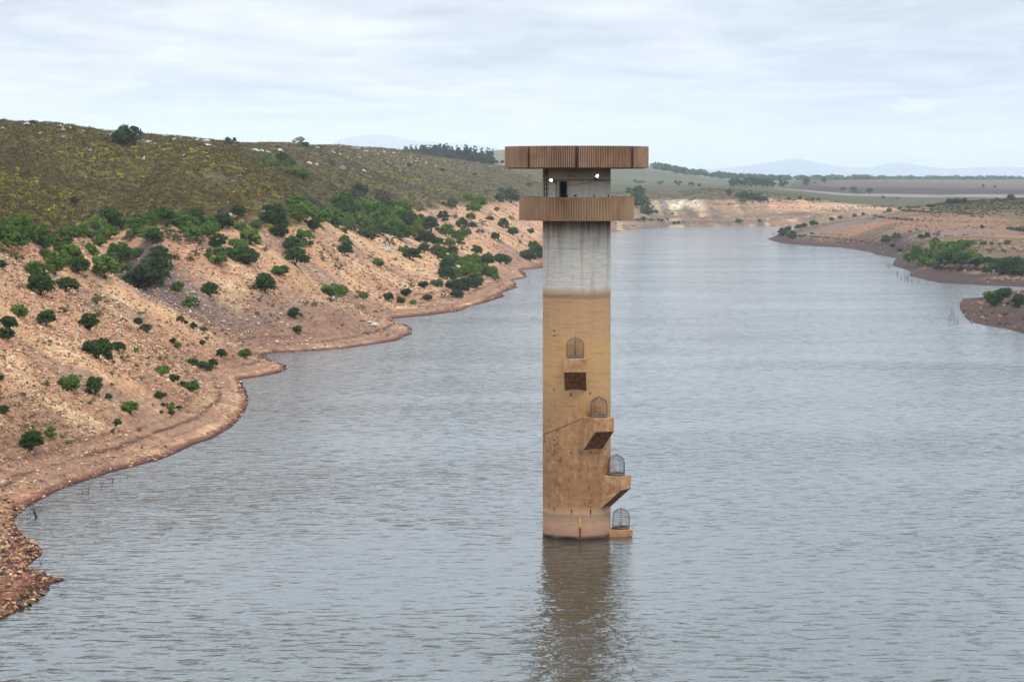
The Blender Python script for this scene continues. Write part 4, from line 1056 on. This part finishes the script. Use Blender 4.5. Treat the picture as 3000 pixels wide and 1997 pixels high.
# far tree lines that read as one mass
def treeline(name, label, pts, n, hgt, wid):
    g = np.random.default_rng(n); Q = []; T = []
    pts = np.array(pts, float)
    for k in range(n):
        t = g.uniform(0, len(pts)-1.001); i = int(t); q = pts[i]+(pts[i+1]-pts[i])*(t-i)
        x, Y = q[0]+g.normal(0, 4), q[2]*(1+g.normal(0, 0.02))
        X = (x-CX)/F*Y; z = float(zat(np.array([X]), np.array([Y]))[0])
        hh = hgt*g.uniform(0.45, 1.1); ww = wid*g.uniform(0.6, 1.3); nl = 46
        d = g.normal(size=(nl, 3)); d /= np.linalg.norm(d, axis=1)[:, None]
        p_ = np.array((X, Y, z+hh*0.55))+d*np.array((ww/2, ww/2, hh*0.47))*g.uniform(0.6, 1.05, (nl, 1))
        tt = g.normal(size=(nl, 3)); tt /= np.linalg.norm(tt, axis=1)[:, None]; bt = np.cross(tt, d); L = ww*0.15
        Q.append(np.stack([p_-tt*L, p_-bt*L, p_+tt*L, p_+bt*L], 1).reshape(-1, 3)); T.append(np.repeat(np.clip(g.normal(.5, .2, nl), 0, 1), 4))
    Q = np.concatenate(Q); f = np.arange(len(Q)).reshape(-1, 4)
    link(name, mesh_np(name, Q, f, 4, m_leaf_d, False, {'tone': ('FLOAT', np.concatenate(T))}), label=label, cat='trees', kind='stuff')
treeline('treeline', 'hazy blue-green belt of trees on the far ridge right of the tower roof', [(1920,0,2950),(1960,0,2930),(2010,0,2940),(2080,0,2960),(2160,0,3000),(2240,0,3050),(2330,0,3100)], 200, 6.5, 9)
treeline('treeline', 'faint belt of trees along the horizon of the far plain', [(2330,0,3500),(2480,0,3600),(2600,0,3900),(2760,0,4000),(2900,0,4100),(3100,0,4200)], 130, 6.5, 15)

# ------------------------------------------------------------------ rocks
def rock_mesh(name, seed, mat, flat=0.7):
    g = np.random.default_rng(seed)
    bm = bmesh.new(); bmesh.ops.create_icosphere(bm, subdivisions=3, radius=0.5)
    planes = []
    for k in range(11):
        d = g.normal(size=3); d /= np.linalg.norm(d); planes.append((d, g.uniform(0.26, 0.44)))
    for v in bm.verts:
        p = np.array(v.co)
        for d, q in planes:
            e = p@d
            if e > q: p = p-d*(e-q)
        p = p*(1+0.05*math.sin(9*p[0]+seed)+0.04*math.sin(13*p[1]+5*p[2]))
        v.co = (p[0], p[1], p[2]*flat)
    me = bpy.data.meshes.new(name); bm.to_mesh(me); bm.free(); me.materials.append(mat)
    return me
def rock_mat(name, a, b, c):
    m, h, p = material(name, rough=0.95)
    oc = h.n('ShaderNodeTexCoord').outputs['Object']
    h.link(h.ramp(h.noise(oc, 3.0, 5, 0.65), [(0.32, a), (0.52, b), (0.7, c)]), p.inputs['Base Color'])
    bm_ = h.n('ShaderNodeBump', ins={'Strength': 0.6, 'Distance': 0.08, 'Height': h.noise(oc, 7.0, 4, 0.6)}); h.link(bm_.outputs[0], p.inputs['Normal'])
    return m
m_rw = rock_mat('white_quartzite', lin(150,138,126), lin(206,196,184), lin(232,226,216))
m_rg = rock_mat('grey_rock', lin(86,80,78), lin(126,118,112), lin(166,158,150))
m_rd = rock_mat('wet_brown_rock', lin(56,42,38), lin(112,82,60), lin(186,150,104))
RK = {'w': [rock_mesh('white_boulder', 200+i, m_rw, (0.7, 0.55, 0.85, 0.6)[i]) for i in range(4)], 'k': [rock_mesh('grey_boulder', 210+i, m_rg, (0.7, 0.9)[i]) for i in range(2)], 'b': [rock_mesh('brown_boulder', 220+i, m_rd, (0.75, 0.65, 0.85)[i]) for i in range(3)]}
RLOOK = {'w': 'white boulders', 'k': 'grey boulders', 'b': 'wet brown boulders'}


def rocks(where, group, origin, scale, items, hz=1.0):
    by = {}
    for it in items: by.setdefault(it[3], []).append(it)
    for kind, L in by.items():
        L.sort(key=lambda t: t[0])
        own = [t for t in L if len(t) > 4]; rest = [t for t in L if len(t) <= 4]
        for i, t in enumerate(own+rest):
            g = ground_at(origin[0]+t[0]/scale, origin[1]+t[1]/scale)
            wid = t[2]/scale*g[1]/F
            lab = t[4] if len(t) > 4 else '%s from left of the %s %s' % (ORD[i-len(own)], RLOOK[kind], where)
            o = link('boulder', random.choice(RK[kind]), loc=(g[0], g[1], g[2]+wid*0.10), label=lab, cat='rock', group=group)
            o.rotation_euler = (random.uniform(-.25, .25), random.uniform(-.25, .25), random.uniform(0, 6.28))
            o.scale = (wid*1.05, wid*random.uniform(.7, 1.1), wid*random.uniform(0.7, 1.0)*hz)
rocks('strewn along the hill crest', 'white boulders along the hill crest', C1, S1, [
 (205,178,62,'w'),(255,182,50,'k'),(485,190,36,'w'),(400,212,50,'w'),(445,216,44,'w'),(310,242,52,'w'),(620,238,40,'w'),(560,222,30,'w'),(740,242,60,'w'),(800,248,50,'w'),(860,254,50,'w'),(490,288,80,'k'),(360,300,30,'w'),(825,296,26,'w'),(30,205,52,'w'),(100,216,42,'w'),(1380,275,42,'w'),(1560,300,42,'w'),(1475,290,24,'w'),(320,140,40,'k'),(700,190,40,'w')])
rocks('in the hillside rock band', 'white boulders on the hillside', C1, S1, [
 (1135,308,62,'w'),(1180,328,50,'w'),(1215,352,42,'w'),(1255,366,30,'w'),(1495,378,52,'w'),(1540,402,42,'w'),(1395,416,52,'w'),(1550,352,42,'w'),(1640,356,30,'w'),(1690,350,30,'w'),(1960,378,72,'w'),(2000,378,52,'w'),(2060,388,52,'w'),(1890,356,26,'w'),(1985,468,42,'w'),(1280,395,30,'w'),(1590,420,30,'w')])
rocks('at the foot of the scrub hill', 'pale boulders at the foot of the scrub hill', C1, S1, [
 (210,696,36,'w'),(85,852,32,'w'),(1700,842,36,'w'),(1760,868,52,'w'),(2010,838,52,'w'),(1850,915,60,'k'),(30,960,60,'k'),(1170,760,40,'w'),(150,1318,46,'w'),(1080,1446,40,'w')])
rocks('above the hillside bush patch', 'white boulders above the hillside bush patch', C2, S2, [
 (130,222,62,'w'),(285,222,50,'w'),(230,212,40,'w'),(190,232,40,'w'),(330,238,36,'k'),(485,308,50,'w'),(440,296,30,'w'),(530,318,42,'w'),(715,352,80,'k','big pointed grey boulder on the hillside below the white rocks'),(780,345,30,'w'),(860,360,36,'w'),(600,318,40,'k')])
rocks('on the far open hilltop', 'white boulders on the far open hilltop', C6, S6, [
 (30,238,52,'w'),(85,320,44,'w'),(155,334,32,'w'),(200,272,42,'w'),(320,270,28,'w'),(555,302,36,'w'),(635,302,26,'w'),(775,256,44,'w'),(865,264,32,'w'),(1045,290,18,'w'),(1240,342,26,'w'),(1300,347,17,'w'),(1365,350,32,'w'),(1440,348,62,'w'),(1510,370,18,'w'),(1690,376,52,'w'),(470,250,26,'w'),(400,390,40,'w'),(330,445,40,'w'),(155,400,32,'w'),(350,305,26,'w'),(920,330,30,'w'),(680,246,30,'w')])
rocks('on the spurs by the water', 'pale boulders on the spurs', C2, S2, [
 (1430,1215,44,'w'),(900,1405,40,'w'),(930,1425,60,'w'),(960,1420,34,'w'),(1025,905,60,'w'),(985,895,40,'w'),(55,1305,40,'w'),(885,1480,36,'b')])
rocks('at the corner of the near shore', 'wet boulders at the corner of the near shore', (0, 1300), 2.613, [
 (400,1052,60,'b'),(440,1046,60,'b'),(470,1045,44,'b'),(350,1110,70,'b'),(320,1160,90,'b'),(270,1190,90,'b'),(210,1230,100,'b'),(150,1250,110,'b'),(90,1275,90,'b'),(180,1180,110,'b'),(120,1190,90,'b'),(260,1095,60,'b'),(30,1310,80,'b'),(300,1040,60,'b'),(240,1135,70,'b')], 1.1)
# the rock outcrop on the skyline: one stack of slabs
g = ground_at(868, 424); oc_ = link('rock_outcrop', None, loc=tuple(g), label='stacked rock outcrop standing up on the skyline left of the pine wood', cat='rock')
sc_ = g[1]/F
sc_ *= 1.3
for dxp, zz_, wv, hv, mt_ in [(-16,0.2,26,12,'k'),(4,0.9,34,22,'w'),(8,2.1,30,16,'k'),(22,0.1,28,10,'k'),(-4,1.6,20,14,'w')]:
    o = link('rock_slab', random.choice(RK[mt_]), oc_, loc=(dxp*sc_, random.uniform(-.4,.4), zz_*0.8)); o.scale = (wv*sc_, wv*sc_*.8, hv*sc_*1.2); o.rotation_euler = (0, 0, random.uniform(0, 6))
g = ground_at(893, 432); plant('d', tuple(g), 20*sc_, .7, 'low dark bush at the right foot of the skyline outcrop')

# ------------------------------------------------------------------ scree, rubble and scrub (uncountable): scattered over the ground
def scatter(n, seed, weight, umin=-.215, umax=.215, ymin=135, ymax=1500, pw=1.0):
    """random ground points, denser near the camera; weight(X, Y, z, dist) keeps a fraction"""
    g = np.random.default_rng(seed)
    u = g.uniform(umin, umax, n*6); t = g.uniform(0, 1, n*6)
    Y = (ymin**(-pw)+t*(ymax**(-pw)-ymin**(-pw)))**(-1/pw)
    X = u*Y
    i = np.clip(np.searchsorted(ug, u)-1, 0, nu-2); j = np.clip(np.searchsorted(vg, np.log(Y))-1, 0, nv-2)
    z = zat(X, Y); wgt = weight(X, Y, z, D[j, i], veg[j, i], i, j)
    k = np.where((z > 0.02) & (g.uniform(0, 1, len(u)) < wgt))[0][:n]
    return X[k], Y[k], z[k], g


# loose stones
m_scree, h, p = material('loose_stone', rough=0.95, spec=0.15)
h.link(h.n('ShaderNodeVertexColor', layer_name='Col').outputs[0], p.inputs['Base Color'])
def stones(name, label, n, seed, weight, smin, smax, pal, **kw):
    X, Y, z, g = scatter(n, seed, weight, **kw)
    m = len(X)
    base = np.array([(1,0,0),(-1,0,0),(0,1,0),(0,-1,0),(0,0,1),(0,0,-1),(.6,.6,.5),(-.6,.6,.5),(-.6,-.6,.5),(.6,-.6,.5)], float)[:6]
    faces = np.array([(0,2,4),(2,1,4),(1,3,4),(3,0,4),(2,0,5),(1,2,5),(3,1,5),(0,3,5)])
    s_ = (smin+(smax-smin)*g.uniform(0, 1, m)**2.5)*np.clip(Y/260, 0.8, 2.0)
    pts = base[None]*(g.uniform(0.45, 1.0, (m, 6, 1)))+g.normal(0, .16, (m, 6, 3))
    pts[..., 2] *= g.uniform(0.45, 0.9, (m, 1))
    a = g.uniform(0, 6.28, m); ca_, sa_ = np.cos(a)[:, None], np.sin(a)[:, None]
    q = np.stack([pts[..., 0]*ca_-pts[..., 1]*sa_, pts[..., 0]*sa_+pts[..., 1]*ca_, pts[..., 2]], -1)*s_[:, None, None]*0.5
    q += np.stack([X, Y, z+s_*0.10], -1)[:, None, :]
    pal = np.array(pal); col = pal[g.integers(0, len(pal), m)]*g.uniform(0.78, 1.1, (m, 1))
    F_ = (faces[None]+(np.arange(m)*6)[:, None, None]).reshape(-1, 3)
    me = mesh_np(name, q.reshape(-1, 3), F_, 3, m_scree, False, {'Col': ('FLOAT_COLOR', np.repeat(col, 6, axis=0))})
    link(name, me, label=label, cat='stones', kind='stuff')
L_ = lambda *c: lin(*c)
dens = sst(-.16, .14, nA+0.5*nB)
stones('scree', 'loose tan and orange stones covering the bare bank', 58000, 61,
       lambda X, Y, z, d, v, i, j: (1-v)*np.clip(0.10+0.9*dens[j, i], 0, 1)*np.clip((d-2)/8, 0.22, 1), 0.10, 0.62,
       [L_(204,158,118), L_(214,182,144), L_(192,142,104), L_(182,132,98), L_(156,124,104), L_(222,200,164), L_(128,98,82), L_(198,150,112)], umax=0.03, ymax=1000, pw=1.1)
stones('rubble', 'tan and brown rubble lying at the water edge and on the small spit', 9000, 62,
       lambda X, Y, z, d, v, i, j: (1-v)*((d < 7)*(Y < 190)*(X < 0)*1.0+(X > 60)*(Y < 540)*0.8), 0.15, 0.9,
       [L_(176,130,94), L_(116,84,66), L_(190,152,112), L_(92,66,56), L_(142,100,76)], ymax=540)
stones('quartz_debris', 'small white quartz pieces sprinkled on the upper hillside', 2600, 63,
       lambda X, Y, z, d, v, i, j: v*sst(27, 33, z)*sst(.10, .22, fbm(X/30, Y/50, 301, 4)), 0.4, 1.3,
       [L_(206,198,188), L_(226,220,210), L_(150,140,130)], umax=0.02, ymin=300, ymax=1500)
stones('bank_stones', 'pale stones on the far eroded bank', 7000, 64,
       lambda X, Y, z, d, v, i, j: (1-v)*(d > 2)*0.7*sst(-.1, .15, fbm(X/18, Y/18, 311, 3)), 0.3, 0.75,
       [L_(180,142,112), L_(190,164,130), L_(140,110,90), L_(116,94,82), L_(174,126,96)], umin=0.03, ymin=560, ymax=1500)

# low scrub: spiky tufts, a few of them yellow with flowers
m_scrub, h, p = material('scrub', rough=0.85, spec=0.1)
h.link(h.n('ShaderNodeVertexColor', layer_name='Col').outputs[0], p.inputs['Base Color'])
def tufts(name, label, n, seed, weight, smin, smax, pal, hz=0.8, blades=15, **kw):
    X, Y, z, g = scatter(n, seed, weight, **kw)
    m = len(X); s_ = g.uniform(smin, smax, m)*np.clip(Y/500, 0.75, 1.05)
    a = g.uniform(0, 6.28, (m, blades)); r = np.sqrt(g.uniform(0, 1, (m, blades)))*0.5; hh = g.uniform(0.45, 1.0, (m, blades))*(1-0.7*r)*hz
    c = np.stack([r*np.cos(a), r*np.sin(a), hh*0.75], -1)
    d1 = g.normal(size=(m, blades, 3)); d1 /= np.linalg.norm(d1, axis=-1, keepdims=True); d2 = np.cross(d1, g.normal(size=(m, blades, 3))); d2 /= np.linalg.norm(d2, axis=-1, keepdims=True)
    tri = np.stack([c-d1*0.17, c+d1*0.17, c+d2*0.22], 2)
    q = tri*s_[:, None, None, None]+np.stack([X, Y, z], -1)[:, None, None, :]
    pal = np.array(pal); pi_ = g.integers(0, len(pal), m)
    col = pal[pi_][:, None, :]*g.uniform(0.75, 1.2, (m, blades, 1))
    nfc = m*blades
    me = mesh_np(name, q.reshape(-1, 3), np.arange(nfc*3).reshape(-1, 3), 3, m_scrub, False, {'Col': ('FLOAT_COLOR', np.repeat(col.reshape(-1, 3), 3, axis=0))})
    link(name, me, label=label, cat='scrub', kind='stuff')
hillw = lambda X, Y, z, d, v, i, j: sst(.55, 1, v)*1.0
tufts('scrub', 'low olive and brown scrub covering the hillside', 40000, 71, hillw, 0.4, 1.25,
      [L_(126,114,56), L_(112,94,54), L_(138,122,62), L_(98,84,52), L_(116,96,68), L_(114,114,58), L_(106,88,62)], umax=0.06, ymin=250, ymax=1500)
tufts('yellow_flowers', 'yellow flowering scrub scattered over the hillside', 4600, 72,
      lambda X, Y, z, d, v, i, j: sst(.6, 1, v)*sst(.0, .16, fbm(X/40, Y/50, 321, 4))*sst(36, 24, z), 0.5, 1.25,
      [L_(190,176,40), L_(170,160,44), L_(206,188,48), L_(150,150,50)], 0.6, umax=0.02, ymin=250, ymax=1200)
tufts('bank_grass', 'thin dry grass and seedlings on the bare banks', 7000, 73,
      lambda X, Y, z, d, v, i, j: (1-v)*(d > 6)*sst(.0, .2, fbm(X/16, Y/16, 331, 4)), 0.3, 0.9,
      [L_(120,112,62), L_(140,128,84), L_(96,96,50), L_(110,92,70)], 0.9, 9, ymin=160, ymax=1400)
tufts('far_bank_scrub', 'dark low scrub in bands on the far bank and peninsula', 14000, 74,
      lambda X, Y, z, d, v, i, j: np.clip((1-v)*(d > 3)*(sst(.04, .2, fbm(X/30, z/1.1, 341, 4))+0.8*np.exp(-((z-9.2)/0.35)**2)*(Y > 1330)+0.8*np.exp(-((z-11.8)/0.3)**2)*(Y > 1330))+0.5*v*(X > 100), 0, 1), 0.5, 1.3,
      [L_(58,60,40), L_(76,72,48), L_(54,50,42), L_(90,82,56)], 0.7, 12, umin=0.04, umax=.21, ymin=560, ymax=1560, pw=0.3)

# ------------------------------------------------------------------ drowned dead stems
def dead_stems(x, y, hpx, label, group, n=5, spread=0.5, seed=0, bent=0.4):
    Y = CZ*F/(y-HY); X = (x-CX)/F*Y; hm = hpx*Y/F
    g = np.random.default_rng(seed+int(x)); mb = MB()
    for k in range(n):
        a = g.uniform(0, 6.28); r = spread*hm*g.uniform(0, .5); l = hm*g.uniform(0.6, 1.05); b = g.uniform(-1, 1)*bent
        bx, by = r*math.cos(a)*0.4, r*math.sin(a)*0.4; ex, ey = bx+b*l, by+g.uniform(-.3, .3)*bent*l
        mid = ((bx+ex)/2-b*l*0.12, (by+ey)/2, l*0.55)
        rad = max(0.011, 0.016*hm)
        mb.tube([(bx, by, -0.8), (bx, by, 0.05), mid, (ex, ey, l)], [rad, rad, rad*.7, rad*.3], 5)
        if g.uniform() < 0.7:
            e2 = (mid[0]+g.uniform(-.3, .3)*l*bent*1.5, mid[1]+g.uniform(-.1, .1), l*g.uniform(.75, .95)); mb.tube([mid, e2], [rad*.55, rad*.25], 5)
    mb.build('dead_shrub', m_deadwood, None, loc=(X, Y, 0), label=label, cat='dead shrub', group=group)
G = 'drowned dead stems by the near shore'
dead_stems(106, 1516, 54, 'drowned bare shrub with forked branches in the near cove', G, 8, .6, 1, .75)
dead_stems(90, 1512, 26, 'short drowned stems left of the forked bare shrub', G, 3, .4, 2, .3)
dead_stems(120, 1652, 34, 'bare twig leaning out of the water at the rocky corner', G, 3, .3, 3, .6)
dead_stems(113, 1674, 22, 'low bare twig by the rocky corner, nearer the stones', G, 2, .3, 4, .3)
dead_stems(190, 1697, 30, 'single bare stick upright beyond the rocky corner', G, 1, .1, 5, .1)
for k, (x, y, hp, n_) in enumerate([(240,1447,30,4),(258,1446,38,6),(297,1428,24,3),(330,1411,20,5),(372,1398,14,2)]):
    dead_stems(x, y, hp*0.8, 'thin drowned stems in a row off the near beach', 'row of drowned stems off the near beach', n_, 1.5, 10+k, .55)
for k, (x, y, hp) in enumerate([(2627,808,17),(2641,817,16),(2650,820,18),(2660,822,18),(2671,824,16),(2600,776,14),(2608,784,16),(2690,826,12),(2720,830,10)]):
    dead_stems(x, y, hp, 'thin dead reeds standing in the water off the peninsula', 'dead reeds off the peninsula', 7, 1.6, 30+k, .15)
for k, (x, y, hp) in enumerate([(2782,936,22),(2794,940,20),(2788,920,20),(2806,946,16),(2262,690,12),(2272,692,12)]):
    dead_stems(x, y, hp, 'thin dead reeds off the small red spit' if k < 4 else 'thin dead reeds at the far peninsula tip', 'dead reeds off the spit' if k < 4 else 'dead reeds at the far tip', 5, 1.3, 50+k, .15)

# ------------------------------------------------------------------ far mountains and haze
m_mt, h, p = material('mountain', lin(96,104,96), 0.95)
oc = h.n('ShaderNodeNewGeometry').outputs['Position']
h.link(h.ramp(h.noise(oc, 0.0016, 5, 0.6), [(0.35, lin(84,90,80)), (0.65, lin(116,114,98))]), p.inputs['Base Color'])
def range_mesh(sil, Y0, depth, seed):
    xs_ = np.linspace(sil[0][0], sil[-1][0], 260); ys_ = np.interp(xs_, [a for a, _ in sil], [b for _, b in sil])
    ker = np.exp(-np.linspace(-2, 2, 13)**2); ker /= ker.sum(); ys_ = np.convolve(np.pad(ys_, 6, mode='edge'), ker, 'valid')
    X_ = (xs_-CX)/F*Y0; top = CZ-(ys_-HY)*Y0/F
    rows = np.linspace(-1, 1, 41); Xg, Rg = np.meshgrid(X_, rows)
    prof = np.exp(-(Rg*2.0)**2)-math.exp(-4)
    Zg = 18+(top-18)[None]*prof/(1-math.exp(-4))*(1+0.25*fbm(Xg/380, Rg*3+seed, seed, 4)*(1-np.exp(-(Rg*6)**2)))
    Yg = Y0+Rg*depth
    V_ = np.stack([Xg*(Yg/Y0), Yg, Zg], -1).reshape(-1, 3); ii = np.arange(41*260).reshape(41, 260)
    q = np.stack([ii[:-1, :-1], ii[:-1, 1:], ii[1:, 1:], ii[1:, :-1]], -1).reshape(-1, 4)
    link('mountains', mesh_np('mountains', V_, q, 4, m_mt, True), kind='structure')
range_mesh([(1750,533),(1950,508),(2080,496),(2160,490),(2240,478),(2330,463),(2400,478),(2460,488),(2540,492),(2600,480),(2640,475),(2700,487),(2790,495),(2880,489),(2960,489),(3100,495),(3300,500),(3500,533)], 22000, 2500, 3)
range_mesh([(900,533),(970,420),(1020,402),(1080,394),(1140,396),(1200,412),(1290,418),(1400,425),(1500,440),(1650,533)], 24500, 2500, 5)

m_hz = bpy.data.materials.new('haze'); m_hz.use_nodes = True
t_ = m_hz.node_tree; t_.nodes.clear(); h = NT(t_)
pvn = h.n('ShaderNodeVolumePrincipled'); pvn.inputs['Color'].default_value = (0.90, 0.95, 1.0, 1); pvn.inputs['Density'].default_value = 0.000075; pvn.inputs['Anisotropy'].default_value = 0.7
ou = h.n('ShaderNodeOutputMaterial'); h.link(pvn.outputs[0], ou.inputs['Volume'])
mb = MB(); mb.box(-17000, 17000, -300, 28500, -6.0, 520.0); mb.build('haze', m_hz, kind='stuff', label='pale haze in the air over the whole reservoir', cat='haze')
